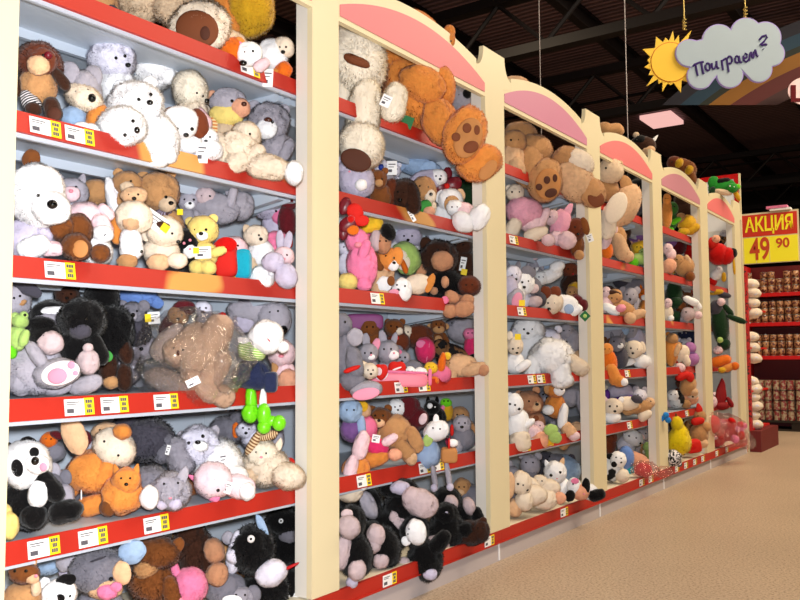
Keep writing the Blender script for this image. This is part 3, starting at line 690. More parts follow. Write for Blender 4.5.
# ================================================================== plush toys, nearest bay (pixel, radius and angle of each sewn part; depth from the shelf plane)
build_toys('''
@A0|plush_bear|-.30|big cream bear lying with brown foot sole towards the aisle
leg L 190 20 23 42 -62 CT 8
>cuff B 200 32 29 26 0 CR 4
body B 140 -2 34 26 10 CT
arm L 152 12 12 26 60 CT 4
sole d 197 34 22 19 20 PAD 45 ; toe d 205 38 5 7 0 PADD 51
@A0|plush_dog|-.33|tabby brown plush dog with a dark grey paw
body b 96 -6 22 20 0 TAN ; leg l 116 8 7 20 -40 DG 6 ; leg l 104 6 6 12 60 DBR 4 ; head b 78 -18 18 16 0 TAN ; E 74 -18 86 -18 2
@A0|plush_duck|-.36|ochre yellow plush with orange wing behind the white puppy
body b 250 8 24 30 0 OC ; wing l 228 12 12 24 -20 OR 6 ; head b 252 -26 18 16 0 OC ; E 246 -26 258 -26 2 ; N 252 -20 6 4 FY
@A0|plush_puppy|-.16|orange and white puppy resting its nose above the red rail|!
body b 226 46 20 16 0 CT ; back_patch b 232 50 16 13 10 DOR 6 ; head b 249 54 13 12 0 W 8 ; ear e 240 45 6 9 -30 OR 12 ; >ear_lining d 241 46 3 5 -30 PK ; E 245 52 253 51 1.5 ; N 243 63 4 3 ; paw l 262 65 6 9 60 LPK 12
@A0|plush_dog|-.18|white plush with orange paws beside the wide cream post|!
body b 272 56 16 17 0 W ; paw l 283 72 9 11 30 DOR 8 ; paw l 277 76 7 8 0 OR 10 ; head b 283 48 11 11 0 CR 3 ; E 280 47 286 47 1.3 ; N 283 52 2.4 2
@A0|swing_tag|-.085|blank white paper tag hanging below the red top rail|!
card t 268 78 5 9 3 CARD ; >string s 268 69 .6 .6 0 KW
# ---- second shelf
@A1|plush_lion|-.20|brown maned plush lion with striped leg and dark paws
body b 38 100 17 20 0 TAN 6 ; mane B 39 78 21 21 0 RB 4 ; head b 41 76 15 14 0 RB 14 ; >muzzle b 38 80 11 10 0 LT ; E 34 71 43 70 1.8 ; N 48 70 4 4 FM
arm l 60 93 6 14 -35 DBR 8 ; leg l 30 116 9 13 -30 SBW 16 ; foot b 33 124 8 7 0 DBR 24 ; leg l 52 124 9 13 -10 DBR 16 ; >sole d 54 129 7 7 0 PADD ; arm l 22 98 6 14 20 DBR 6
@A1|plush_mouse|-.22|grey and white plush mouse with black nose and orange trousers
body b 84 92 17 22 0 LG ; head B 84 98 19 13 25 CR 10 ; E 76 92 88 90 1.6 ; N 92 98 4 4.5 ; ear e 70 75 10 14 -10 LG 12 ; ear e 92 78 10 13 20 LG 2 ; body b 74 118 13 12 0 LB 8 ; leg l 97 116 10 14 20 OR 6 ; paw b 82 129 9 7 0 W 16 ; paw b 94 130 9 6 20 W 14
@A1|plush_bear|-.34|white bear looking right, uppermost in the white heap
head B 112 60 22 20 0 WL 4 ; E 116 58 125 56 1.9 ; N 128 65 3 2.4 ; ear e 100 45 6 6 -20 W ; ear e 121 44 6 6 20 W ; body B 116 88 18 22 0 W
@A1|plush_bear|-.40|white bear seen from behind under the top shelf
body B 152 64 24 26 -20 W ; head B 142 48 15 13 0 WL 3 ; ear e 150 36 5 5 20 WL ; leg l 165 70 9 15 -20 W 5
@A1|plush_bear|-.17|large white bear with wide set eyes mid heap
head B 136 94 26 23 0 W 8 ; E 139 88 151 83 2.2 ; N 150 91 3.4 2.8 ; ear e 120 76 7 7 -20 W ; ear e 150 72 7 7 20 W ; body B 132 118 22 18 0 W ; arm L 112 98 9 18 70 W 6
@A1|plush_dog|-.13|white puppy tilting its head low above the rail|!
head B 122 127 23 20 -10 W 8 ; E 125 135 133 121 2.2 ; N 137 130 3 3.4 ; ear e 106 118 6 11 20 W 8 ; ear e 133 112 7 9 60 W 2 ; body B 120 138 16 12 0 W
@A1|plush_bear|-.12|white furry body spilling over the rail, face hidden|!
body B 158 140 20 25 0 W 4 ; leg L 158 156 11 12 0 W 10 ; arm L 146 136 8 15 10 W 8 ; leg L 168 152 8 12 -15 W 8
@A1|plush_lamb|-.27|cream white lamb in profile with small black nose
head B 190 90 17 19 0 CW 4 ; E 197 93 203 96 1.3 ; N 207 101 2.6 2.6 ; ear e 180 88 5 9 20 CR 5 ; body B 192 116 15 20 0 CR ; arm L 203 118 6 13 -30 LPK 6
@A1|plush_dog|-.15|white puppy with brown ears and a dark eye patch
head b 180 130 18 17 0 W 10 ; >eye_patch d 174 135 5 4 0 BK ; E 174 135 192 136 2.3 ; N 186 142 3 2.4 ; ear e 168 122 6 9 30 BR 14 ; ear e 198 130 10 15 -12 RB 6 ; body b 186 150 15 12 0 W ; paw l 176 153 6 8 0 W 10
@A1|plush_monkey|-.28|grey monkey with large yellow muzzle and striped orange scarf
head b 228 103 18 15 0 LG 4 ; >muzzle b 226 115 17 11 0 PO ; >muzzle b 240 108 10 10 0 PE ; E 232 101 239 100 2 ; N 244 104 3 2.5 KB ; ear e 212 98 6 8 0 PE 4 ; body b 226 132 15 17 0 CT ; scarf l 214 126 6 16 0 SOR 10 ; scarf l 228 130 5 17 80 SOR 8
@A1|plush_bear|-.26|grey teddy with white muzzle and brown nose near post
head B 269 122 20 19 5 LG 4 ; >muzzle b 266 129 11 10 0 W ; E 260 117 272 122 2.2 ; N 268 120 4.5 3 KB ; ear e 254 106 6 6 -20 LG ; ear e 284 110 6 6 20 LG ; body B 277 148 15 16 0 LG ; arm L 286 150 7 13 30 LG 8
@A1|plush_dog|-.12|curly cream dog sprawled over the rail with one paw out|!
body B 238 148 20 17 20 CR 4 ; head B 246 135 14 13 0 CR ; E 241 133 250 134 1.4 ; N 246 138 2.4 2 ; leg L 222 150 15 17 0 CR 6 ; leg L 238 161 12 14 70 CR 10 ; leg L 268 167 13 22 100 CR 8 ; paw B 294 173 9 12 0 W 10 ; arm L 254 156 9 14 40 CR 8
@A1|plush_dog|-.12|white dog with long legs stretched under the grey monkey|!
body B 205 150 17 12 0 W ; leg l 192 158 8 9 0 WL 5 ; head B 206 138 12 10 0 W ; E 202 137 210 137 1.3 ; N 206 141 2 1.6
@A1|swing_tag|-.085|white paper tag hanging on the curly cream dog|!
card t 202 153 6 10 3 CARD ; >string s 202 142 .6 .6 0 KW
# ---- third shelf
@A2|plush_dog|-.20|big white dog with one brown ear and black nose
head b 37 206 26 33 0 W 8 ; >muzzle b 50 218 20 17 10 W ; E 38 206 48 205 2.2 ; N 52 215 5.5 5 ; ear e 31 170 9 11 0 BR 4 ; ear e 14 196 8 14 10 W 16 ; body b 28 250 25 22 0 LAV ; paw l 34 257 12 16 75 W 16 ; leg l 52 259 8 13 90 LPK 8
@A2|plush_bear|-.17|brown bear showing two furry paws beside the big white dog
leg B 60 245 13 13 0 BR ; foot B 76 264 14 14 0 BR 10 ; >sole d 80 266 8 9 0 PADO ; body B 78 246 13 16 0 BR -12 ; foot B 100 270 9 9 0 BR 8
@A2|plush_cat|-.36|pale grey cat with pink nose peering over the pink rabbit
head b 72 192 16 14 0 LG 4 ; >muzzle b 71 194 9 8 0 LPK ; E 66 188 76 187 1.6 ; N 71 191 2.4 2 KP ; ear c 61 180 6 7 -15 LG ; ear c 82 180 6 7 15 LG ; body b 70 214 13 16 0 WL
@A2|plush_rabbit|-.24|pink rabbit on its back showing two white foot soles
body b 86 216 20 19 0 LPK ; leg l 78 228 10 14 0 LPK 14 ; sole b 79 233 10 9 0 W 22 ; leg l 102 222 10 14 -20 LPK 12 ; sole b 103 229 10 9 0 W 20 ; >stitch s 105 230 2 .6 -40 INK ; tail B 95 246 16 16 0 W 12 ; arm l 106 207 6 10 -40 LPK 5
@A2|plush_bear|-.42|tan and white plush bear at the back
body b 96 192 14 13 0 TAN ; head b 128 184 15 13 0 TAN 2 ; >muzzle b 127 187 7 6 0 CT ; E 122 181 131 181 1.3 ; arm L 113 198 7 22 -12 W 6 ; body b 130 202 14 14 0 TAN ; ear e 118 173 5 5 0 TAN
@A2|plush_bear|-.30|tan teddy wearing a plaid scarf
head b 158 192 21 20 0 TAN 6 ; >muzzle b 167 204 9 8 0 CT ; E 166 197 174 202 1.9 ; N 171 203 2.8 2.2 ; ear e 143 178 7 7 -30 TAN ; ear e 170 174 6 6 20 TAN ; body b 168 228 16 20 0 TAN ; scarf l 160 215 6 14 60 PLD 12 ; tag t 180 212 3 3 0 CARDY 14
@A2|plush_puppy|-.18|cream and orange puppy lying with tan paws to the front
body b 134 228 18 17 0 CR 6 ; head b 134 206 13 9 0 LT 2 ; E 129 205 138 205 1.4 ; N 134 209 2.5 2 ; patch b 131 233 9 8 0 LT 16 ; leg l 117 238 7 17 0 OR 4 ; leg l 131 254 12 17 0 W 10 ; paw b 127 272 10 8 0 TAN 16 ; tail s 141 262 2 2 0 K 12
@A2|price_card|-.14|white and yellow price card leaning against the plaid scarf teddy|!
card t 155 221 12 8 35 CARD 8 ; price_patch t 165 228 4 4 35 CARDY 10
@A2|plush_dog|-.16|cream dog with brown ear sitting with both paws forward
head b 164 246 18 16 0 CR 8 ; E 160 243 172 248 1.5 ; N 178 256 2.4 2 ; ear e 163 240 7 4 20 DBR 24 ; body b 161 266 18 15 0 CR ; paw b 158 277 11 9 0 LT 14 ; paw b 177 275 10 8 0 CR 12 ; ear e 148 246 6 10 20 CR 10
@A2|plush_cat|-.20|black and white cat peeking out beside the yellow bear
head b 186 244 12 14 -10 BK 6 ; >muzzle b 190 253 7 7 0 W ; E 184 245 190 242 1.8 KP ; N 190 251 1.6 1.3 KP ; ear c 178 231 5 6 -20 BK ; ear c 192 232 5 6 20 BK ; body b 189 264 12 14 0 BK
@A2|plush_bear|-.16|small yellow bear holding a white price card
head b 203 234 15 14 0 PO 6 ; >muzzle b 202 240 6 5 0 W ; E 195 234 206 234 1.7 ; N 201 238 2.4 2 ; ear e 190 226 5 5 -20 PO ; ear e 213 223 5 5 20 PO ; body b 203 258 14 14 0 PO ; leg b 197 272 8 8 0 PO 12 ; leg b 208 272 8 8 0 PO 12 ; arm l 218 256 5 9 75 PO 12
card t 203 257 8 6 -2 CARD 22 ; price_patch t 196 255 3 3 0 CARDY 24
@A2|plush_bag|-.18|bright red plush pouch beside the yellow bear
body x 226 266 12 20 -5 FR ; flap d 226 252 11 8 0 RD 10
@A2|plush_giraffe|-.20|bright yellow toy with orange bow slumped over the red pouch
body l 231 246 6 18 -20 YL 6 ; head b 224 229 8 5 -30 YL 8 ; E 222 228 226 227 1 ; N 229 224 2 1.6 KR ; leg l 238 256 3 9 -30 YL 8 ; leg l 231 252 3 11 -10 OC 9
@A2|plush_elephant|-.38|light grey elephant slumped with its trunk raised behind
body b 214 208 26 16 10 LG ; head b 206 198 11 11 0 GP 6 ; E 202 196 210 196 1.3 ; leg l 232 197 5 16 15 LG 6 ; arm l 206 216 6 18 50 LG 8 ; ear e 192 204 8 9 0 LG 4
@A2|plush_hippo|-.34|pale lilac grey plush ball body next to the lilac dog
body b 240 206 14 15 0 LG 4 ; ear e 230 192 5 6 0 LG 6 ; E 236 202 244 202 1.2 ; N 240 208 2 1.6
@A2|plush_pig|-.24|pink smiling round face plush behind the yellow giraffe
head b 235 232 13 14 0 LPK 6 ; E 231 228 238 227 1.3 ; mouth l 234 236 1 6 80 KP 14 ; ear e 225 224 4 5 -30 LPK 6 ; body b 238 252 11 12 0 LPK
@A2|plush_puppy|-.22|cream fluffy puppy with ruffled chest above the brown paws
head b 256 218 12 11 0 CR 6 ; E 252 216 259 217 1.3 ; N 261 221 2 1.8 ; ear e 247 212 4 6 -20 CT 8 ; body B 262 238 13 18 -10 W ; leg l 250 246 9 8 0 CT 8 ; paw b 256 258 8 7 0 TAN 10
@A2|plush_fish|-.15|turquoise plush block standing next to the red pouch
body x 243 267 9 15 0 TQ ; fin d 243 254 7 3 0 TQ 5
@A2|plush_dog|-.38|lilac grey dog with pink muzzle by the post
head b 272 204 19 18 0 LAV 4 ; >muzzle b 280 216 8 9 0 PK ; E 271 208 276 211 1.4 ; ear e 256 205 5 10 20 LAV 6 ; ear e 286 192 6 8 -20 LAV 2 ; collar s 253 199 3 3 0 FM 8 ; body b 276 226 14 14 0 LAV
@A2|plush_cushion|-.20|round pink flower face cushion on the right
body b 276 244 14 13 0 PK 4 ; swirl d 275 246 8 8 0 FP 14 ; petal b 284 250 6 6 0 PK 6
@A2|plush_rabbit|-.12|white rabbit with lavender feet hanging at the cream post|!
body B 262 277 12 12 0 W ; foot b 273 262 11 10 0 LAV 10 ; foot b 286 276 11 13 -20 LAV 8 ; head b 284 256 10 10 0 LPK -2 ; E 281 255 287 255 1.2 ; N 284 259 1.6 1.4 KP ; ear e 280 240 4 10 0 LAV ; ear e 288 241 4 10 10 LAV
@A2|plush_horse|-.26|ruddy maroon plush mostly hidden beside the cream post
body b 287 222 9 17 0 MAR ; head b 288 202 8 9 0 MAR 3 ; E 286 200 291 200 1 ; leg l 288 240 5 9 0 RD 3
# ---- fourth shelf
@A3|plush_elephant|-.36|dark grey elephant with flat ear at the upper left
head b 14 300 16 17 0 LG ; ear e 27 288 16 7 25 DG 8 ; E 14 298 20 296 1.5 ; arm l 18 304 4 9 70 TAN 8 ; body b 14 325 15 16 0 LG
@A3|plush_frog|-.22|lime green frog squeezed at the left edge
body b 17 338 10 13 0 LGN 6 ; head b 20 321 8 8 0 LGN 8 ; eye_bump b 15 316 4 4 0 LGN 10 ; eye_bump b 24 315 4 4 0 LGN 10 ; >eye s 25 315 1.6 1.6 0 K ; arm l 24 338 5 9 20 LGN 12 ; leg l 12 350 5 9 0 GN 10
@A3|plush_monkey|-.30|grey monkey with wide muzzle and black hair, upper one
head b 50 318 20 18 0 BK 2 ; >muzzle b 50 325 18 13 0 LG ; brow l 54 311 5 13 85 W 16 ; E 46 311 57 311 1.6 ; mouth l 50 323 .8 14 85 DG 19 ; ear e 30 318 7 9 0 LG 4 ; ear e 70 318 6 8 0 LG 2 ; body b 54 344 18 16 0 G
@A3|plush_monkey|-.20|big grey monkey with black hair and drooping arms at left
head b 44 343 16 14 0 BK 6 ; >muzzle b 50 350 13 12 0 GP ; E 44 343 55 342 1.4 ; body b 34 376 28 26 0 LG ; arm l 36 362 7 17 -35 LG 22 ; leg b 22 388 16 15 0 LG 10 ; hair B 40 332 14 8 0 BK 10
@A3|plush_hippo|-.14|grey plush lying with white sole and pink toe pads outwards
foot b 56 384 23 15 -12 LG 4 ; sole d 60 384 20 12 -15 W 20 ; pad d 57 387 10 8 -10 PADP 25 ; pad d 71 376 4 4 0 PADP 24 ; pad d 75 384 3 2.6 0 PADP 22 ; body b 52 396 20 10 0 LG -16
@A3|plush_monkey|-.18|black monkey with grey hands below the brown ball
body b 76 352 18 22 0 BK ; head B 82 322 22 22 0 BK 2 ; >muzzle b 80 333 11 8 0 DG ; E 76 321 86 321 1.7 ; hand b 88 364 11 13 0 GP 14 ; thumb b 88 350 5 5 0 GP 16 ; foot b 86 387 17 9 -20 LG 14 ; leg l 66 345 6 10 0 MG 6 ; arm l 98 350 8 18 -20 BK 6
@A3|plush_mole|-.42|brown fuzzy plush ball peeking over the black monkey
head B 67 296 12 10 0 DBR 4 ; E 63 294 71 294 1.3 ; N 67 298 2 1.6 ; body B 68 312 13 12 0 DBR ; ear e 59 288 4 4 -20 DBR ; ear e 76 288 4 4 20 DBR
@A3|plush_gorilla|-.30|black furry gorilla back turned in the middle of the shelf
body B 108 338 24 28 0 BK 2 ; head B 102 305 16 16 0 BK ; arm L 122 352 8 20 -20 DBR 6 ; leg L 108 374 10 16 0 DBR 8 ; foot b 111 389 8 7 0 TAN 12 ; ear e 92 300 5 6 0 DBR ; bow d 106 363 7 6 20 FG 22 ; leg L 124 384 8 14 0 DBR 8
@A3|plush_whale|-.40|sky blue round plush under the shelf lip
body b 136 296 21 14 0 BL 4 ; fin l 112 304 6 11 50 BL 6 ; E 128 293 142 292 1.5 ; tail e 156 302 8 6 30 BL 6
@A3|plush_koala|-.34|blue grey koala with white and yellow tag on its ear
head B 133 313 12 11 0 G 4 ; >muzzle b 132 316 5 5 0 LG ; E 129 311 137 311 1.3 ; N 133 315 2.2 2.4 ; ear e 122 306 6 6 0 G 5 ; ear e 144 306 6 6 0 G 5 ; body B 136 332 14 14 0 DG ; card t 154 318 6 6 -5 CARD 12 ; price_patch t 148 318 3 4 -5 CARDY 13
@A3|plush_bear|-.28|maroon capped plush behind the bagged bear
head b 184 308 11 8 0 MAR 4 ; face b 178 316 10 10 0 TAN 5 ; E 174 315 182 315 1.3 ; N 178 319 2 1.6 ; body b 172 330 12 16 0 MAR
@A3|plush_duck|-.36|pale small plush with red scarf behind the bagged bear
head b 203 309 9 8 0 WL 4 ; E 200 308 206 308 1.2 ; N 203 312 2.4 1.6 KB ; scarf l 218 318 4 9 60 FR 8 ; body b 206 324 12 12 0 LG
@A3|plush_bear|-.15|tan teddy packed in a clear crinkled plastic bag|!k
body b 200 352 28 28 20 BT 2 ; head b 178 352 15 15 0 BT 14 ; E 174 348 183 350 1.3 ; N 178 353 1.6 3 KB ; arm l 214 338 17 26 30 BT 10 ; arm l 168 342 12 22 40 BTG 6 ; leg l 214 372 13 24 35 BT 16 ; leg l 172 384 13 30 -68 BTG 14 ; leg l 200 384 12 24 -50 BT 18 ; foot b 222 396 13 11 20 BT 14
bag K 194 356 58 48 12 BAG 8 ; knot K 226 372 12 22 0 BAG 24 ; bag_flap K 168 384 36 20 20 BAG 22 ; price_sticker t 193 382 7 4 -25 CARD 62
@A3|plush_elephant|-.38|pale grey elephant lying at the back with a black nose
body b 254 310 27 15 -5 LG 2 ; head b 274 318 17 18 0 LG 6 ; E 270 312 278 311 1.3 ; N 283 330 5 5 ; ear e 244 322 10 11 20 LAV 10 ; leg l 234 318 6 11 30 LG 6
@A3|plush_snowman|-.045|white plush figure in striped top, navy skirt and lime boots|!
head b 266 337 17 17 0 W 6 ; >mouth l 267 338 .8 5 -40 KR ; arm b 283 347 6 6 0 W 6 ; body b 252 350 14 12 10 SGN 4 ; >collar d 247 342 10 4 20 W ; skirt p 252 374 19 16 5 NV 2 ; pocket x 271 382 7 11 0 NV 6 ; leg l 251 399 6 14 0 BOOT 8 ; foot b 250 413 8 10 0 BOOT 10 ; leg l 263 402 4 14 0 W 6 ; leg s 264 415 7 12 0 BOOT 10 ; foot s 264 427 7 7 0 BOOT 12 ; foot s 279 423 7 8 0 BOOT 12 ; boot_bridge s 271 421 7 5 -20 BOOT 11
@A3|plush_pig|-.22|pale pink plush with round head beside the white figure
head b 281 366 14 14 0 LPK 4 ; E 277 364 284 364 1.2 ; N 281 369 3 2 KP ; body b 283 387 12 14 0 LPK ; hand b 288 393 11 11 0 PE 10 ; arm l 275 380 4 9 0 TAN 8
@A3|plush_dog|-.44|light grey plush dog filling the gap behind the black monkeys
body b 118 372 24 22 0 LG ; head b 140 352 16 15 0 LG 4 ; E 136 350 145 350 1.3 ; N 141 355 2.4 2 ; ear e 128 352 5 10 10 G 6
# ---- fifth shelf
@A4|plush_panda|-.18|black and white panda sitting with pink tongue out
head b 26 474 23 25 0 W 8 ; >muzzle b 37 473 12 10 0 W ; >eye_patch d 17 477 6 9 -10 BK 3 ; >eye_patch d 34 461 5 5 0 BK 3 ; N 35 470 4 4.5 ; >tongue d 43 476 4 4.5 0 PADP 2 ; ear e 28 451 8 6 10 BK 4 ; ear e 8 458 6 7 0 BK 4
body b 28 512 26 27 0 BK ; >belly b 38 503 10 14 15 W 0 ; arm l 48 494 10 21 -40 BK 14 ; leg b 33 525 13 13 0 BK 18 ; leg l 66 520 12 17 80 BK 14
@A4|plush_duck|-.12|small yellow plush foot and body at the left edge
foot b 9 530 9 14 0 PO ; body b 4 520 8 12 0 PO -6
@A4|plush_mouse|-.30|light grey mouse with green ribbon behind the panda
head b 52 471 11 13 0 G 4 ; E 49 468 54 471 1.6 ; N 47 478 2 2 KP ; body b 60 484 14 18 0 LG ; ear e 54 455 7 8 0 LG ; ribbon d 42 457 7 4 0 FG 12 ; ear e 66 462 6 8 0 G
@A4|plush_bird|-.42|small orange bird with a red cap at the back
head b 49 440 8 8 0 DOR 4 ; cap b 57 435 7 4 20 MAR 8 ; E 46 439 51 439 1 ; body b 54 452 11 10 0 G
@A4|plush_dog|-.22|large orange and cream dog lying on its side, ear up
head b 114 464 22 18 30 CR 6 ; ear e 74 452 12 20 -20 LT 16 ; patch b 122 448 9 8 0 OR 16 ; body b 92 488 26 22 -10 OR 4 ; E 104 458 118 472 1.6 ; leg l 68 500 9 15 -20 OR 8 ; leg l 95 521 11 20 75 OR 16 ; arm l 104 490 10 16 30 OR 14 ; tag_loop l 81 512 .8 6 0 KW 20
@A4|plush_dog|-.40|beige dog at the back with maroon hat
head b 106 432 14 10 0 LT 4 ; E 100 430 110 430 1.3 ; N 106 434 2.4 2 ; hat b 84 440 8 10 -20 MAR 4 ; >trim l 81 438 2 8 20 CARDY 3 ; body b 104 450 17 14 0 WL
@A4|plush_fox|-.16|orange brown plush fox with a white tipped paw
body b 122 506 20 20 0 OR ; head b 126 492 14 13 0 OR 8 ; E 121 490 130 490 1.4 ; N 126 496 2.2 1.8 ; ear c 116 482 5 7 -15 OR 8 ; ear c 136 482 5 7 15 OR 8 ; paw b 149 509 9 12 0 W 8 ; leg l 110 516 9 12 30 BR 10
@A4|plush_bear|-.38|charcoal grey furry bear with its back to the aisle
body B 146 440 28 22 0 DG 2 ; head B 128 428 16 14 0 DG 3 ; ear e 118 416 5 5 -20 DG ; leg L 180 456 14 20 -15 LG 8 ; arm L 164 448 10 16 20 G 8 ; label t 168 450 2 5 15 CARD 28
@A4|plush_bear|-.24|orange plush leg poking out between the grey toys
leg l 160 467 11 24 82 OR 6 ; body b 140 462 12 12 0 OR ; foot b 176 472 10 14 0 OR 8
@A4|plush_rabbit|-.18|grey rabbit face down with two rounded paws
body B 150 488 20 18 0 G ; head B 170 495 20 18 20 LG 8 ; E 164 488 178 487 1.4 ; paw b 162 508 6 6 0 LAV 20 ; paw b 175 507 7 7 0 LAV 18 ; ear e 182 482 5 12 20 LG 12 ; N 170 502 2 1.6 KP
@A4|plush_dog|-.28|fluffy white dog sitting up with black eyes
head B 198 432 21 21 0 WL 10 ; >muzzle b 200 431 8 6 0 W ; E 189 428 203 421 2.2 ; N 198 427 3 2.2 ; ear e 182 424 6 8 0 LG 6 ; ear e 214 418 5 8 20 LG 4 ; body B 216 448 26 24 10 W 2 ; >label t 224 446 4 9 -10 CARD 2 ; arm L 210 462 11 18 5 WL 16 ; leg b 233 463 15 13 -20 W 14
@A4|plush_pig|-.14|white piglet lying with pink ears and pink snout
head b 213 486 19 18 10 PW 8 ; E 204 501 218 496 2.2 ; >snout b 214 503 6 5 0 PK ; ear c 194 484 4 7 -60 PK 8 ; ear c 223 479 4 6 40 PK 8 ; body b 238 492 17 12 10 PW ; paw b 247 497 8 9 0 W 8 ; label t 227 493 5 6 20 CARD 18
@A4|plush_bear|-.30|brown plush body wedged behind the white piglet
body B 194 478 12 26 0 BR ; foot b 191 502 9 9 0 BR 6 ; head b 196 456 10 10 0 BR ; ear e 188 450 4 4 0 BR
@A4|plush_cat|-.16|cream cat with brown striped tail beside the cream post
body B 265 480 24 20 0 CR ; head B 262 468 16 15 0 CW 6 ; E 256 466 266 467 1.2 ; N 261 471 1.8 1.4 KP ; ear c 255 455 5 7 -10 CR 6 ; ear c 279 458 5 7 15 CR 6 ; tail l 254 456 5 15 30 SBR 14 ; tail l 268 449 5 10 80 SBR 14 ; paw B 288 490 17 13 10 CR 12 ; leg L 252 488 11 14 60 CT 10
@A4|plush_heart|-.22|red plush heart against the cream post
body h 286 460 10 12 0 FR ; arrow s 286 450 2 2 0 KW 4
@A4|plush_sheep|-.34|pale woolly plush under the lime boots
body B 258 438 17 11 0 WL ; head B 246 430 10 9 0 WL 4 ; E 243 428 249 429 1.2 ; leg l 236 430 4 8 0 DOR 2 ; leg L 276 436 8 13 0 LG 4 ; N 246 433 1.8 1.5
@A4|plush_hippo|-.44|grey hippo body filling the back left of the shelf
body b 66 470 22 18 0 G ; head b 40 452 14 12 0 LG 2 ; E 36 450 45 450 1.3
@A4|plush_bear|-.46|dark grey bear crouching at the back behind the white dog
body B 230 430 20 14 0 G ; head B 240 420 11 9 0 G 2 ; ear e 233 412 4 4 0 G ; ear e 247 412 4 4 0 G
# ---- bottom shelf
@A5|plush_hamster|-.14|brown and cream hamster at the lower left corner|!
head b 24 573 15 11 0 BR 6 ; >muzzle b 32 579 7 5 0 LT ; E 15 571 26 571 2 ; N 36 576 2 1.8 KP ; ear e 14 562 5 6 -20 TAN 3 ; ear e 32 562 5 6 20 TAN 3 ; body b 22 597 18 14 0 TAN ; arm l 36 588 5 8 0 CT 10
@A5|plush_dog|-.14|white puppy with black ears and dark eye patch, bottom left|!
head b 58 594 18 14 0 W 6 ; >eye_patch d 60 598 5 4 0 BK ; E 59 598 70 596 1.6 ; N 66 603 3 2.4 ; ear e 66 580 10 6 -10 BK 8 ; ear e 44 586 6 9 20 W 6 ; body b 56 614 18 12 0 W
@A5|plush_mouse|-.20|large grey mouse with pink snout and cream ear|!
head b 98 572 28 23 0 G 6 ; >muzzle b 104 588 18 11 0 LT ; E 83 581 111 579 2.6 ; >snout b 107 592 10 8 0 PK 0 ; >nostril b 116 587 6 5 0 PK 2 ; ear e 122 573 9 12 -10 LT 24 ; ear e 132 552 14 12 -30 LB 2 ; brow l 98 559 1 9 70 DG 30 ; body b 100 606 24 16 0 G ; ear e 66 560 10 12 20 LG 2
@A5|plush_rabbit|-.40|pale blue grey rabbit lying in the shadow under the rail|!
body b 50 562 20 12 -20 LB ; ear e 58 556 6 16 60 LG 4 ; head b 72 572 12 10 0 LAV 4 ; E 69 570 75 570 1.2
@A5|plush_bear|-.24|brown bear seen from behind, centre|!
body B 152 582 22 20 0 BR ; head B 158 553 21 16 0 BR 4 ; ear e 178 545 6 8 20 BR 4 ; ear e 140 546 6 7 -20 BR 3 ; leg L 172 593 10 18 -15 BR 8 ; leg L 146 568 13 9 -20 TAN 12
@A5|plush_pig|-.16|pink plush pig with rounded back|!
body b 190 586 17 18 0 PK 4 ; arm l 176 574 5 14 -10 PK 6 ; head b 180 598 13 11 0 PK 8 ; E 176 596 184 596 1.2 ; N 180 600 4 3 KP
@A5|plush_monkey|-.30|dark brown monkey with two tan hands one above the other|!
body B 194 552 18 26 0 DBR ; head B 190 535 15 14 0 DBR 3 ; ear e 176 535 4 5 0 TAN 3 ; hand b 214 551 10 13 -10 SK 12 ; hand b 217 574 11 12 0 SK 14 ; arm L 206 562 7 16 -20 DBR 8
@A5|plush_dog|-.18|black dog with white blaze, round white eye and grey snout|!
head B 252 550 22 24 0 BK 8 ; >eye_white s 251 539 4 4 0 KW ; E 251 539 1.6 ; blaze l 235 552 8 22 10 WL 14 ; >muzzle b 234 556 8 8 0 WL ; snout b 271 573 16 13 -25 WL 20 ; N 282 566 3 3 ; ear e 228 538 6 7 0 LG 8 ; body B 264 590 24 20 0 BK ; tag l 292 566 1.6 8 65 KR 20 ; ear e 262 526 4 13 -25 LB 10
@A5|plush_cow|-.14|black and white cow lying by the wide post|!
body B 290 584 17 17 0 BK ; leg L 302 580 8 14 -50 BK 4 ; spot b 285 592 7 10 10 W 12 ; spot b 298 594 8 6 0 W 10 ; head b 276 600 14 10 0 BK 4 ; E 272 598 280 598 1.6
@A5|plush_dog|-.44|black plush dog with white eye at the back|!
head B 284 522 18 14 0 BK 2 ; >eye_white s 281 521 2.6 2.6 0 KW ; E 281 521 1.2 ; muzzle b 288 536 9 8 0 G 8 ; body B 286 548 16 18 0 BK
@A5|plush_elephant|-.22|grey elephant with a white cap at the bottom|!
body b 226 590 20 18 0 G ; head b 240 598 14 12 0 LG 6 ; E 236 595 245 595 1.3 ; cap d 232 600 10 5 0 W 22 ; ear e 254 594 7 9 0 G 6 ; arm l 214 566 6 8 20 LB -4
@A5|plush_bear|-.46|slate grey bear at the back behind the brown bear|!
body b 120 556 18 18 0 G ; head b 128 540 12 10 0 G 2 ; ear e 120 532 4 4 0 G ; ear e 136 532 4 4 0 G
''')
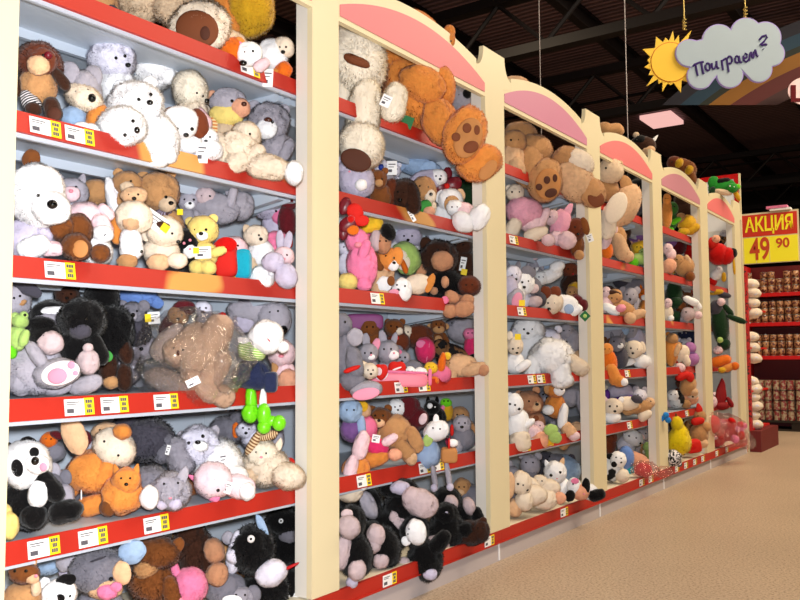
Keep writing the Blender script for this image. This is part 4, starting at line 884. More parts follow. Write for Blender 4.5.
# ================================================================== second bay
build_toys('''
@B0|plush_bear|-.15|huge white bear hanging down with two brown soles|!
body B 357 60 28 36 0 CW 0 ; head B 356 20 22 18 0 CW -14 ; paw_sole l 357 61 5 14 112 PAD 30 ; arm L 360 48 20 17 20 CW 10 ; leg L 364 108 17 32 6 CW 12 ; foot B 361 146 22 24 0 CW 18 ; sole d 356 160 16 11 20 PADD 41 ; arm L 394 102 13 20 12 CW 14 ; arm L 344 92 10 20 0 CW 2
@B0|plush_bear|-.14|huge orange bear with paw prints on its soles|!
body B 410 92 24 38 -20 OR 0 ; head B 396 62 20 20 0 OR -6 ; arm b 422 84 24 18 25 OR 20 ; leg b 440 122 18 26 -25 OR 14 ; foot b 464 135 21 30 18 OR 26 ; sole d 468 138 14 21 18 PADO 46 ; pad d 471 147 8 6 -20 PAD 53 ; toe_pad d 456 137 4.5 4.5 0 PAD 53 ; toe_pad d 467 128 4.5 5 0 PAD 53 ; toe_pad d 477 130 3 5 0 PAD 52
leg b 479 163 23 18 -20 OR 16 ; sole d 488 170 12 7 -50 PADO 32 ; ear b 449 33 6 8 10 OR -30 ; arm b 441 88 14 22 0 OR -2 ; collar_tag t 407 122 6 6 20 CARDG 22
@B0|swing_tag|-.085|white paper tag on the arm of the huge white bear|!
card t 386 101 5 6 25 CARD 40
@B0|plush_cow|-.42|pale plush with a black spotted face
body b 462 100 15 15 0 LG ; head b 463 96 9 9 0 LG 6 ; spot s 467 94 5 5 0 BK 14 ; E 459 95 466 95 1
@B0|plush_dog|-.13|orange plush top showing behind the pink arch of the bay|!
body b 420 26 22 13 35 OR ; head b 449 40 6 8 0 OR ; E 447 40 451 41 1
@B1|plush_rabbit|-.18|lavender rabbit hugging a white ball beside the wide post
body b 356 190 18 19 0 LAV 4 ; head b 350 178 12 12 0 LAV 6 ; E 347 177 354 177 1.3 ; paw b 361 194 6 6 0 W 22 ; ear l 342 172 5 14 -20 LAV 4 ; N 350 181 2 1.6 KP ; bow d 346 166 5 5 0 FR 8
@B1|plush_mouse|-.30|blue eyed white plush with square white tag
head b 374 168 14 12 0 WL 4 ; >eye s 381 167 3 3.4 0 KU 1 ; E 369 167 1.3 ; body b 380 184 16 14 0 LG ; card t 392 168 5 7 0 CARD 12
@B1|plush_bear|-.20|brown teddy looking up next to the dark brown dog
head b 378 184 9 10 0 BR 6 ; E 375 183 382 183 1.2 ; >muzzle b 379 187 4 4 0 TAN ; body b 381 200 11 12 0 BR ; ear e 372 176 3.5 3.5 0 BR 6 ; ear e 385 175 3.5 3.5 0 BR 6
@B1|plush_dog|-.15|dark brown curly dog with two drooping ears|!
head B 404 196 15 17 0 DBR 8 ; ear L 391 192 7 14 5 RB 14 ; ear L 412 198 8 17 -8 DBR 16 ; E 398 192 404 193 1.4 ; N 400 200 2.4 2 ; body B 402 210 14 9 0 DBR
@B1|swing_tag|-.085|small beige swing tag dangling below the dark brown dog|!
card t 412 216 2 6 -30 CARD 4
@B1|plush_fish|-.40|pale blue satin plush with striped frills at the back
body b 416 166 26 10 15 LB ; fin e 400 162 8 10 30 FB 6 ; fin e 428 168 9 7 -20 LB 8 ; E 436 170 440 171 1.2 ; tail e 394 170 8 5 0 LAV 6
@B1|plush_sheep|-.30|lavender white plush lying below the blue satin plush
body b 426 180 18 10 -10 LAV 4 ; head b 438 177 9 8 0 W 6 ; E 436 176 441 176 1 ; N 440 179 1.4 1.2 ; leg l 418 186 4 9 60 W 8
@B1|satin_bow|-.26|dark red plaid satin bow with shiny loops
loop e 440 186 9 7 20 FM 6 ; loop e 453 184 9 7 -20 FM 6 ; knot s 447 186 3 3 0 FR 10 ; tail_ribbon e 447 176 5 9 10 FM 2
@B1|plush_dog|-.22|tan and cream dog with a green scarf
head b 424 190 12 14 -20 TAN 4 ; >muzzle b 430 196 6 7 0 CR ; E 420 186 428 187 1.3 ; N 431 194 2 1.8 ; scarf l 424 206 6 8 70 FG 14 ; body b 424 208 12 12 0 CR ; paw b 429 211 6 5 0 PE 16
@B1|plush_puppy|-.22|white puppy with tan face patch behind the pink feet
head b 450 199 13 13 0 W 6 ; patch d 452 202 8 9 0 TAN 18 ; E 447 196 456 198 1.3 ; N 452 205 2 1.8 ; body b 446 212 14 12 0 W ; ear e 440 194 4 7 20 W 8 ; ear e 461 192 4 6 -20 LT 6
@B1|plush_rabbit|-.09|pinkish white rabbit with two long feet over the rail|!
foot b 463 222 12 10 25 W 12 ; foot b 479 217 10 14 25 W 12 ; body b 462 212 12 10 0 LPK -6 ; head b 455 208 9 8 0 W -4 ; >eye s 452 207 1 1 0 K ; >eye s 457 207 1 1 0 K
@B1|plush_frog|-.36|dark green plush in the shadow by the second post
body b 467 196 10 14 0 DGN ; head b 466 184 8 8 0 DGN 4 ; E 464 182 469 182 1.3
@B2|satin_bow|-.05|shiny red and orange ribbon flower stuck to the wide post|!
loop e 345 206 6 9 20 FM 4 ; loop e 355 212 8 9 -20 FR 6 ; loop e 348 224 7 10 60 FM 6 ; loop e 360 220 9 6 10 FR 6 ; loop e 343 232 5 8 0 FM 2 ; loop e 353 230 6 5 0 DOR 8 ; knot s 351 219 4 4 0 RD 12
@B2|plush_pig|-.15|bright pink plush with rounded belly and yellow foot
body b 362 264 15 23 -5 PK 4 ; head b 357 240 12 12 0 PK 6 ; arm l 364 250 6 12 20 PK 14 ; foot b 348 281 10 9 0 PO 12 ; E 354 238 361 238 1.4 ; leg l 364 282 8 8 0 PK 10 ; snout s 358 244 4 3 0 KP 18
@B2|plush_doll|-.20|plush doll with yellow sleeve and black glove
arm l 371 225 8 13 80 YL 8 ; glove b 388 232 7 9 -30 BK 10 ; body b 360 230 12 12 0 FP ; head b 383 243 8 11 0 SK 6 ; E 380 241 386 241 1.2 ; hair b 376 240 6 11 0 GP 8
@B2|plush_dog|-.18|orange and white spaniel puppy with floppy ear in the pile
head b 388 262 11 12 0 OR 6 ; ear e 374 262 6 14 -35 BR 12 ; ear e 397 260 6 10 10 OR 12 ; >muzzle b 393 268 6 6 0 W ; E 386 259 394 261 1.3 ; N 394 266 2 1.7 ; body b 380 278 14 12 0 LT ; leg l 378 288 6 10 20 LT 8
@B2|plush_ball|-.30|green ring shaped plush with a white stripe
ring b 406 258 14 17 -20 LGN 2 ; hollow d 402 260 8 11 -20 CR 15 ; stripe l 404 266 3 8 -20 DOR 18
@B2|plush_lamb|-.38|lavender white lamb behind the green ring plush
head b 408 238 14 11 0 LAV 4 ; E 404 236 412 236 1.2 ; N 408 240 1.8 1.5 ; ear e 396 240 4 7 30 LAV 5 ; body b 404 250 16 12 0 W
@B2|plush_dog|-.13|white spaniel lying with pink tongue and brown patch|!
head b 402 290 10 12 0 W 8 ; patch d 391 281 4 5 0 BR 16 ; >tongue d 394 292 5 3 0 PADP 4 ; E 397 285 405 286 1.3 ; N 398 290 2 1.7 ; body b 418 284 13 10 -10 CR 2 ; ear e 430 283 4 10 20 OR 8 ; ear e 384 284 8 8 0 W 10 ; leg b 384 292 7 6 0 LT 6
@B2|plush_monkey|-.20|dark brown monkey with big tan muzzle and round ear
head B 438 258 19 18 0 DBR 2 ; >muzzle b 442 261 11 10 0 SK 4 ; E 438 250 446 250 1.4 ; ear e 421 269 6 7 0 SK 6 ; ear e 426 244 6 7 0 DBR 4 ; body B 444 284 19 16 0 BK ; hand b 445 282 4 6 0 SK 20 ; hand b 434 291 4 4 0 SK 20
@B2|plush_monkey|-.10|light brown monkey lying with paws hanging over the rail|!
paw b 452 297 8 6 30 SK 10 ; foot b 463 309 11 8 -10 SK 12 ; foot b 450 311 8 7 0 SK 12 ; paw b 467 300 7 6 0 SK 8 ; bow d 445 300 4 4 0 FP 14 ; body b 456 302 12 8 0 SK ; head B 469 286 11 10 0 RB 0 ; E 466 285 472 285 1.1
@B2|plush_bear|-.40|dark brown bear at the back by the second post
head b 460 246 12 11 0 DBR 2 ; E 456 245 463 245 1.3 ; body b 464 266 13 15 0 DBR ; card t 463 264 3 7 10 CARD 16 ; price_patch t 464 272 3 3 10 CARDY 17 ; ear e 452 237 4 4 0 DBR ; ear e 469 238 4 4 0 DBR
@B2|plush_cat|-.32|white cat hidden behind the pink pig
head b 346 248 8 8 0 WL ; E 344 247 349 247 1 ; ear c 341 241 3 4 0 WL ; ear c 351 241 3 4 0 WL ; body b 347 264 10 13 0 WL
@B3|plush_elephant|-.11|grey plush elephant with red trim and pink sole|!
body b 346 358 11 28 0 G 0 ; ear e 355 337 8 9 0 LG 12 ; arm l 354 362 9 17 -10 G 10 ; cuff l 352 369 2.5 9 70 FR 20 ; leg b 352 381 13 10 0 G 8 ; foot b 366 390 16 9 -10 LG 12 ; sole d 366 394 14 6 -10 PADP 22 ; head b 342 325 10 12 0 G 2 ; >eye s 345 322 1.3 1.3 0 K
@B3|gift_box|-.40|flat purple box standing at the back of the shelf
lid x 364 322 21 9 0 PURB ; lid_edge x 364 332 21 1.4 0 PUR 2
@B3|plush_bear|-.38|brown teddy leaning on the purple box
head b 370 328 10 9 0 BR 4 ; E 367 327 373 327 1.2 ; body b 374 342 12 12 0 BR ; ear e 363 321 3.5 3.5 0 BR ; ear e 376 320 3.5 3.5 0 BR ; >muzzle b 376 323 .1 .1 0 BR
@B3|plush_bear|-.38|brown teddy with tan muzzle in the middle of the row
head b 394 328 10 9 0 BR 4 ; >muzzle b 399 331 4 4 0 CR ; E 391 326 397 327 1.2 ; body b 398 342 12 11 0 RB ; ear e 388 322 3.5 3.5 0 BR ; ear e 402 322 3.5 3.5 0 BR ; bow d 395 338 4 3 0 FR 14
@B3|plush_bear|-.40|chestnut bear body lying right of the two brown teddies
body b 418 336 15 12 0 RB ; head b 406 333 8 8 0 CR 4 ; E 404 332 408 332 1 ; ear e 400 326 3 3 0 RB ; leg l 428 344 5 9 30 RB 6
@B3|plush_cat|-.24|light grey cat with pink inner ears left in the row
head b 368 350 10 10 0 LG 6 ; E 365 350 371 350 1.3 ; >muzzle b 371 354 4 3 0 W ; N 371 352 1.3 1 KP ; ear e 366 338 4 8 0 LG 6 ; ear e 376 342 4 7 20 PADP 6 ; body b 368 366 10 11 0 LG
@B3|plush_rabbit|-.24|pale grey rabbit with white cheeks in the row
head b 388 350 11 12 0 LG 6 ; >muzzle b 393 353 6 5 0 W ; E 384 347 391 347 1.3 ; N 394 351 1.3 1 KP ; ear e 383 337 4 9 -10 LG 5 ; ear e 394 338 3 8 15 LG 5 ; body b 388 366 10 11 0 LG
@B3|plush_mouse|-.26|grey mouse with dark nose beside the pink ball cushion
head b 402 346 8 8 0 LG 4 ; body b 411 357 12 9 -10 G 4 ; E 400 345 405 345 1.2 ; N 402 349 1.5 1.3 ; ear e 398 338 5 5 0 G 4 ; bow d 398 340 4 3 0 FP 10
@B3|plush_cushion|-.26|hot pink ball plush resting on the grey mouse
body b 425 350 10 13 0 MG 4 ; shine_patch d 421 344 5 4 0 PK 12 ; seam l 428 352 .8 10 10 FP 12
@B3|plush_dog|-.16|cream puppy lying with its paws by the red hearts
body b 358 366 11 9 0 CR 4 ; head b 370 368 8 8 0 CR 8 ; E 368 367 373 367 1 ; N 371 371 1.4 1.2 ; leg l 352 372 5 8 40 CR 6
@B3|plush_heart|-.16|red heart cushion nearest the cream puppy
body h 381 368 7 8 0 FR 2 ; frill d 381 369 7.5 8 0 W -1 ; bear_patch d 379 368 3 4 0 LPK 8
@B3|plush_heart|-.16|red heart cushion with white letters right of its twin
body h 397 366 9 9 0 FR 2 ; lettering l 397 365 1 5 70 KW 8 ; frill d 397 367 9 9 0 MAR -1
@B3|plush_puppy|-.15|row of tiny white spotted puppy behind the pink tray edge
head b 410 367 6 6 0 W 4 ; E 408 366 412 366 .9 ; body b 420 368 7 6 0 W ; ear e 405 365 2.4 4 20 KB 6 ; N 410 369 1 1
@B3|toy_tray|-.12|long pink tray box standing on the shelf edge|!
front x 398 379 32 8 2 PBOX 0 ; end_panel x 430 377 2 9 0 FP 0 ; rim l 398 372 1.5 32 92 PK 8
@B3|plush_giraffe|-.12|pink and yellow plush caterpillar toy with orange knobs|!
body b 440 374 11 10 0 FP 0 ; head b 431 368 7 6 0 YL 8 ; horn l 442 362 4 10 10 DOR 8 ; horn b 447 356 4 4 0 YL 6 ; foot b 434 381 5 5 0 DOR 12 ; E 429 367 433 367 .9
@B3|plush_dog|-.14|tan dog lying with one leg stretched past the post|!
body b 460 366 17 12 0 LT 0 ; leg l 474 369 7 14 80 LT 8 ; foot b 483 370 6 6 0 SK 10 ; leg l 452 376 6 8 20 LT 6 ; head b 448 364 7 7 0 TAN 2 ; E 446 363 450 363 .9
@B3|plush_dinosaur|-.28|dark patchwork plush with brown straps
body b 452 346 17 13 20 PWK 2 ; arm l 464 352 4 14 50 BK 10 ; head b 440 338 10 10 0 PWK 4 ; E 437 336 443 336 1.2 ; leg l 446 356 5 9 -20 DBR 8
@B3|plush_monkey|-.40|brown monkey sitting behind the patchwork plush
*monkey 438 334 34 BR TAN 0 .2
@B3|plush_pig|-.24|pink plush strip with dark strap at the second post
body b 471 348 7 14 0 MG 2 ; head b 470 334 7 6 0 PK 4 ; E 468 333 472 333 .9
@B3|plush_donkey|-.44|grey plush body at the back right corner
body b 462 330 15 13 0 LG ; head b 454 324 8 7 0 G 2 ; E 452 323 456 323 1 ; ear e 460 316 3 6 0 MAR
@B4|plush_bear|-.18|pale blue bonnet plush at the wide post
head b 350 411 12 12 0 LB 6 ; E 347 410 354 410 1.2 ; body b 352 430 12 12 0 PUR ; arm l 361 426 5 11 0 FB 6
@B4|plush_duck|-.20|plush with orange yellow beak behind the blue bonnet
beak e 360 407 8 6 -10 OC 10 ; head b 362 410 9 9 0 LT 2 ; body b 366 428 11 13 0 FP ; E 362 402 366 403 1
@B4|plush_bear|-.20|brown teddy with golden limbs sprawled on the shelf
head b 380 411 12 11 0 BR 6 ; >muzzle b 379 415 6 5 0 LT ; E 375 408 383 408 1.3 ; N 379 413 2 1.6 ; body b 394 424 16 17 20 TAN 4 ; leg l 404 442 8 16 -40 TAN 12 ; leg l 414 432 8 14 -20 TAN 6 ; ear e 372 402 4 4 0 BR ; ear e 388 401 4 4 0 BR ; arm l 380 430 6 13 20 TAN 8 ; foot b 411 451 6 7 0 LT 14
@B4|plush_clown|-.28|white round face plush wearing a maroon hood
face b 397 408 9 9 0 W 8 ; hood b 408 408 12 13 0 MAR 2 ; E 395 407 400 406 1 ; N 398 410 1.2 1 ; body b 416 418 12 12 0 MAR ; collar d 423 419 4 6 20 LPK 12
@B4|plush_cat|-.32|black cat with white patch under the rail
head b 432 408 8 8 0 BK 4 ; E 430 407 435 407 1 KW ; body b 436 420 10 13 0 BK ; ear c 428 400 3 4 0 BK ; ear c 437 400 3 4 0 BK ; belly b 430 406 3 3 0 W 10
@B4|plush_frog|-.32|yellow green plush toy beside the black cat
body b 447 412 6 9 0 OC 2 ; head b 446 403 6 5 0 GN 3 ; E 444 401 448 401 1 ; arm l 442 410 2.4 6 20 PK 6
@B4|plush_bear|-.30|tan bear leaning against the second post
head b 460 404 9 9 0 TAN 4 ; E 457 403 463 403 1.1 ; >muzzle b 459 407 4 4 0 CR ; body b 464 420 11 13 0 TAN ; leg l 457 422 5 10 30 LG 6
@B4|plush_pig|-.20|pink plush lying flat against the second post
body b 464 427 13 8 -5 PK 2 ; head b 452 428 7 6 0 MG 2 ; E 450 427 454 427 .9
@B4|plush_sheep|-.06|white sheep in blue dress with basket, legs dangling over rail|!
head b 436 431 13 10 -20 W 8 ; E 433 428 440 429 1.1 ; N 448 437 1.8 1.6 ; ear e 436 420 3 6 0 W 8 ; ear e 429 431 5 4 0 GP 12 ; body p 427 452 13 16 5 FB 0 ; ribbon d 428 440 5 7 20 LGN 14 ; basket x 449 455 9 8 0 PADO 10 ; handle l 449 444 1.2 6 0 FR 14 ; leg l 434 476 3 13 -8 LG 6 ; leg l 448 474 3 14 -8 LG 6 ; foot b 434 488 3.6 4 0 LAV 8 ; foot b 450 487 3.6 4 0 LAV 8 ; hand b 453 443 5 4 0 W 10
@B4|plush_rabbit|-.13|white rabbit with two long upright feet by the wide post|!
foot l 361 445 8 15 15 LPK 10 ; foot l 351 468 7 14 15 LPK 12 ; body b 356 470 14 14 0 OR -6 ; head b 349 490 14 12 0 CR 6 ; E 346 488 352 488 1.1 ; arm l 358 487 6 11 70 W 8
@B4|plush_doll|-.14|orange plush doll in magenta shirt lying on its back
body b 376 455 13 9 20 MG 2 ; leg l 374 467 9 16 75 OR 4 ; arm l 390 448 5 9 60 LPK 8 ; hand b 395 463 7 6 0 PE 8 ; head b 366 452 9 8 0 LT 2 ; E 364 450 369 450 1 ; label t 376 447 4 4 10 CARD 12
@B4|plush_hippo|-.18|grey plush with beige patches sitting by the second post
body b 463 448 12 13 0 G 2 ; head b 462 434 9 9 0 LG 6 ; E 459 433 465 433 1.1 ; N 462 437 2 1.6 ; leg b 456 456 7 7 0 LG 10 ; scarf l 452 440 2 6 0 FR 10
@B4|plush_bear|-.40|dusky brown bear filling the middle back
body b 395 446 20 16 0 DBR ; head b 404 436 10 9 0 DBR ; E 401 435 407 435 1
@B5|plush_monkey|-0.100|black monkey with large grey pink muzzle in pile centre|!
head B 405 505 20 20 0 BK 2 ; >muzzle b 420 503 18 14 20 GP 8 ; >muzzle b 412 497 10 10 0 GP 6 ; ear e 398 519 9 11 0 GP 16 ; E 408 492 416 491 1.3 ; body B 388 530 22 22 0 BK ; arm L 372 516 8 16 20 BK 8 ; mouth l 424 508 .8 9 70 INK 27
@B5|plush_monkey|-0.040|black monkey with white face and three dark dots|!
head B 414 530 14 17 0 BK 4 ; >face b 416 532 10 13 -10 W 4 ; E 409 529 408 534 1 ; nostril s 410 537 1 1 0 K 17 ; ear e 406 541 5 5 0 W 16 ; body B 425 560 17 20 0 BK ; foot b 430 574 7 6 0 LAV 14 ; foot b 404 563 6 6 0 GP 14 ; arm L 440 542 8 14 40 BK 8
@B5|plush_monkey|-0.020|black monkey with tan muzzle leaning on the wide post|!
head B 352 522 13 17 0 BK 2 ; >muzzle b 349 527 11 12 -10 GP 4 ; ear e 347 514 6 5 0 GP 12 ; E 345 517 352 517 1.2 ; body B 356 556 16 22 0 BK ; hand b 342 552 9 18 10 GP 10 ; foot b 357 570 9 11 15 GP 14 ; foot b 352 582 6 6 0 LAV 12
@B5|plush_monkey|-0.080|black monkey showing grey palm and long foot in the pile|!
body B 382 548 18 22 0 BK 0 ; head B 372 532 11 11 0 BK 2 ; hand b 376 535 9 11 -10 GP 14 ; foot b 381 560 8 9 20 GP 14 ; palm b 374 546 7 7 0 GP 16 ; E 370 525 375 525 1
@B5|plush_monkey|-0.240|black monkey lying behind with grey shoulder patch|!
body B 360 502 20 16 0 BK 0 ; patch b 368 505 8 15 -25 LG 12 ; head B 398 489 18 11 0 BK ; muzzle b 400 488 10 7 0 LAV 8 ; E 396 483 403 483 1 ; arm b 361 522 6 8 0 LG 8
@B5|plush_monkey|-0.080|black monkey with tan hands at right of pile|!
body B 446 530 18 18 0 BK 0 ; head B 446 515 12 12 0 BK 4 ; hand b 433 543 9 7 -30 GP 14 ; hand b 444 549 5 9 15 GP 16 ; arm L 450 540 7 12 50 BK 8 ; E 443 514 449 514 1 ; eye_ring d 448 517 3 6 -20 LAV 14
@B5|plush_monkey|-0.140|black monkey with grey face turned right under the rail|!
head B 448 500 13 13 0 BK 2 ; >muzzle b 451 503 7 8 0 GP 2 ; E 446 497 452 497 1 ; body B 458 520 14 16 0 BK ; hand b 469 506 6 9 -15 GP 12 ; arm L 477 515 6 9 -20 BK 10
@B5|plush_bear|0.000|dark brown furry plush with black centre at the second post|!
body B 470 533 16 12 -10 DBR 4 ; head B 480 531 9 11 0 DBR 8 ; E 478 528 483 528 1 ; patch B 465 530 9 8 0 BK 10 ; ear e 483 521 4 4 0 DBR 8
@B5|plush_donkey|-0.300|grey and tan plush at the back of the pile|!
head b 462 488 9 10 0 TAN 2 ; body b 470 500 13 16 0 G ; E 459 487 464 487 1 ; >muzzle b 461 492 4 4 0 LT
@B5|plush_monkey|-0.340|black monkey mostly hidden at the back left of the pile|!
body B 348 500 14 18 0 BK ; head B 356 488 12 11 0 BK ; E 353 487 360 487 1 KW ; hand b 344 494 4 4 0 WL 10
# ================================================================== third bay
@C0|plush_bear|-.13|huge tan bear with dark paw prints hanging over the shelf|!
body b 532 152 20 18 0 TAN 0 ; leg b 528 166 16 22 0 TAN 8 ; foot b 545 180 18 22 12 TAN 16 ; sole d 548 184 13 16 10 PADO 32 ; pad d 551 193 6.5 4.5 -20 PADD 37 ; toe_pad d 539 187 3.4 3.4 0 PADD 37 ; toe_pad d 547 180 3.4 4 0 PADD 37 ; toe_pad d 555 178 2.4 4 0 PADD 37
leg b 574 180 18 24 -30 LT 10 ; foot b 592 193 13 15 -20 TAN 14 ; sole d 596 199 8 9 -40 PAD 24 ; shirt b 566 160 14 14 0 TAN 8 ; arm b 578 164 16 14 30 CR 12 ; head b 520 140 18 18 0 TAN -12 ; E 516 138 526 138 1.8
@C0|plush_bear|-.18|beige bear with curled paws left of the huge tan bear|!
body b 512 160 12 18 0 LT 0 ; arm b 517 168 8 12 -20 LT 8 ; head b 514 142 12 12 0 TAN 0 ; E 511 140 518 140 1.3
@C0|plush_dog|-.14|fawn plush lying behind the lilac arch|!
body b 514 84 14 8 0 LT ; head b 524 88 9 7 0 LT 3 ; E 521 87 527 88 1
@C1|plush_bear|-.18|pale pink bear with cream limbs lying across the shelf|!
body b 524 212 19 15 10 PPK 4 ; body b 532 221 14 12 0 LPK 2 ; head b 515 193 9 9 0 CR 4 ; E 512 192 519 192 1.3 ; leg l 513 228 8 12 30 CR 10 ; leg l 536 234 7 13 70 CR 12 ; foot b 548 240 7 6 20 LPK 12 ; arm l 543 218 5 12 30 LPK 8 ; ear e 509 188 3.5 3.5 0 CR 4 ; ear e 521 186 3.5 3.5 0 CR 4
@C1|plush_rabbit|-.12|pink rabbit with rounded feet over the rail|!
body b 560 224 10 15 20 PPK 2 ; ear e 566 214 4 12 30 PPK 6 ; foot b 566 240 10 9 20 LPK 10 ; leg b 556 238 8 8 0 LPK 6 ; head b 552 218 8 8 0 LPK 4 ; E 550 217 555 217 1
@C1|plush_dog|-.05|chestnut brown puppy with long ear beside the third post|!
head b 576 229 9 11 0 RB 6 ; ear e 585 226 4 9 -15 BR 12 ; ear e 568 228 3.5 9 15 BR 10 ; E 575 227 581 229 1.1 ; N 578 234 1.8 1.5 ; body b 577 246 7 11 0 BR ; paw b 579 255 5 5 0 TAN 8 ; tag t 590 238 3 4 -20 CARD 6
@C1|plush_seal|-.40|blue grey plush at the back under the huge soles
body b 556 210 18 10 0 G ; head b 546 206 8 8 0 DG 3 ; E 544 205 548 205 1 ; flipper e 534 208 6 4 20 LB 6
@C2|plush_dog|-.20|white husky puppy with grey forehead, left of two
head b 512 266 9 10 0 WL 6 ; E 512 266 516 265 1.1 ; N 516 270 1.6 1.4 ; body b 514 284 11 14 0 W ; ear c 507 256 4 5 -10 G 4 ; ear c 518 256 4 5 10 G 4
@C2|plush_dog|-.18|white and grey husky puppy, right of two
head b 524 273 10 11 0 W 8 ; patch d 528 262 8 6 20 G 12 ; E 522 272 528 271 1.4 ; N 524 277 1.8 1.5 ; body b 522 288 9 10 0 WL ; ear c 533 262 4 5 20 DG 4
@C2|plush_bear|-.36|pale blue white bear at the back under the shelf
body b 548 262 13 12 0 LB ; head b 543 252 10 8 0 WL 3 ; E 540 251 546 251 1.1 ; N 543 254 1.5 1.2 ; arm l 554 255 5 9 40 WL 6
@C2|plush_rabbit|-.24|white rabbit lying with its long paw raised
body b 548 276 15 7 -20 W 6 ; paw b 557 267 8 6 -30 W 10 ; head b 541 278 7 7 0 W 8 ; E 539 277 543 277 .9 ; ear l 532 272 2.5 8 60 W 6
@C2|plush_monkey|-.16|grey monkey lying with pale pink muzzle
head b 532 289 9 9 0 G 6 ; >muzzle b 533 291 6 5 0 GP ; E 530 285 535 285 1 ; body b 535 302 11 9 0 DG ; leg b 534 304 8 6 0 GP 8
@C2|plush_elephant|-.14|pale grey plush with pink sole and yellow tag at left|!
foot b 515 299 8 11 20 LG 2 ; sole d 517 300 5 8 20 PADP 10 ; body b 510 290 8 14 0 LAV -4 ; tag t 522 303 3 3 0 CARDY 12
@C2|plush_dog|-.12|white spaniel with brown ears lying along the rail|!
head b 551 303 12 11 -10 CR 6 ; ear e 545 293 6 7 20 RB 14 ; ear e 555 292 6 6 -20 RB 12 ; E 548 303 554 303 1.2 ; N 549 309 2 1.6 ; body b 566 304 12 9 10 W 0 ; scarf d 569 309 5 5 0 FB 10 ; leg l 576 310 5 7 60 W 4
@C2|plush_bear|-.34|dark brown bear in shadow at the third post
head b 570 270 8 8 0 RB 2 ; E 568 269 573 269 1 ; body b 571 285 10 12 0 DBR ; tag_card s 573 274 1 1 0 KR 10
@C2|plush_lion|-.20|small tan lion with red mane tuft
head b 572 285 6 7 0 TAN 6 ; E 570 284 574 284 .9 ; mane b 575 280 7 6 0 OC 2 ; body b 573 297 7 8 0 TAN ; tuft s 580 283 2.5 3 0 FR 6
@C2|plush_boot|-.09|maroon plush paws beside the green diamond tag|!
paw b 577 301 6 6 20 MAR 4 ; paw b 583 305 5 6 0 MAR 6 ; leg l 572 299 4 8 60 RB 0
@C2|swing_tag|-.02|green diamond shaped paper tag hanging by the third post|!
card t 585 316 4 4 45 CARDG 4 ; emblem d 585 316 2 2 0 LGN 6
@C3|plush_bear|-.30|huge fluffy white bear leaning back on the left
body B 530 352 18 22 0 W ; head B 528 334 16 14 0 W 3 ; E 524 332 532 332 1.3 ; N 528 336 1.8 1.5 ; arm L 516 338 7 13 30 WL 6
@C3|plush_bear|-.24|white bear with dark eyes peering over the fluffy bodies
head B 548 332 12 11 0 WL 8 ; >muzzle b 547 335 5 4 0 W ; E 543 331 551 330 1.2 ; N 548 333 2 1.6 ; ear e 540 323 4 4 0 WL 6 ; ear e 558 322 4 4 0 WL 6 ; body B 548 350 14 14 0 WL
@C3|plush_bear|-.12|cream white bear sprawled face down with three paws out|!
body B 551 358 21 19 0 W 2 ; leg L 533 369 9 16 10 W 8 ; leg L 560 373 11 15 0 W 10 ; arm L 575 364 8 15 -55 CR 6 ; foot B 563 380 10 8 0 W 12 ; head B 548 345 9 7 0 W 0 ; >eye s 546 343 .9 .9 0 K ; >eye s 551 343 .9 .9 0 K
@C3|plush_bear|-.15|small cream bear with yellow tag on its ear at left
head b 515 351 8 9 0 CR 6 ; E 513 354 518 353 1.2 ; N 517 358 1.6 1.3 ; tag t 518 342 3 3 0 CARDY 12 ; body b 514 368 10 11 0 W ; leg l 523 371 5 9 60 W 8 ; ear e 510 341 3 5 0 CR 6
@C3|plush_dog|-.36|grey white plush beside the third post
body b 571 348 10 13 0 LG ; head b 566 338 8 8 0 LG 2 ; E 564 337 569 337 1 ; leg l 578 366 5 10 0 LT 4
@C4|plush_dog|-.14|white dog sitting upright with black eye at the left|!
head b 513 405 10 12 10 W 6 ; E 510 404 515 405 1.4 ; N 519 409 1.8 1.5 ; ear e 508 400 4 8 20 W 8 ; body b 517 424 12 16 0 W 2 ; leg l 520 440 11 11 0 CR 8 ; arm l 527 424 4 9 60 W 8
@C4|plush_bear|-.24|mauve brown bear with pale muzzle and black nose
head B 529 403 13 12 0 SK 4 ; >muzzle b 535 406 6 5 0 LT ; E 529 401 536 402 1.2 ; N 537 404 2 1.6 ; ear e 519 394 4 4 0 SK ; ear e 536 390 4 4 0 SK ; body B 532 422 12 12 0 SK ; bow d 536 418 3 3 0 PAD 12
@C4|plush_cat|-.18|small striped kitten holding onto the pink foot
head b 538 422 6 6 0 LPK 4 ; E 536 421 540 421 .9 ; body b 545 426 6 5 0 SBR 2 ; ear c 535 416 2.5 3 0 LPK
@C4|plush_rabbit|-.13|pink footed plush with yellow green bow at its side|!
foot b 541 440 10 8 10 PE 6 ; body b 533 434 9 9 0 LPK 0 ; bow e 551 430 7 6 0 LGN 12 ; bow e 555 437 7 6 30 LGN 12 ; bow_tail e 548 442 6 4 0 OC 10 ; head b 528 426 6 6 0 LPK
@C4|plush_dog|-.18|orange and white dog sitting with long legs
head b 555 397 9 9 0 OR 4 ; >muzzle b 559 398 6 6 0 W ; E 554 394 560 394 1.1 ; N 562 397 1.6 1.4 ; ear e 548 394 4 8 10 TAN 8 ; body b 555 414 10 12 0 OR ; leg l 563 424 5 13 10 W 10 ; leg l 568 438 7 9 -40 LT 10 ; foot b 574 444 6 5 0 LPK 12 ; patch b 548 418 6 5 0 W 10
@C4|plush_dog|-.13|tan puppy with cream muzzle by the third post|!
head b 585 432 7 6 0 TAN 6 ; body b 577 430 9 8 0 LT 2 ; N 590 433 1.4 1.4 ; E 584 430 588 430 .9 ; leg l 566 442 5 9 40 TAN 8
@C4|plush_elephant|-.36|pale grey plush hanging its long limb by the third post
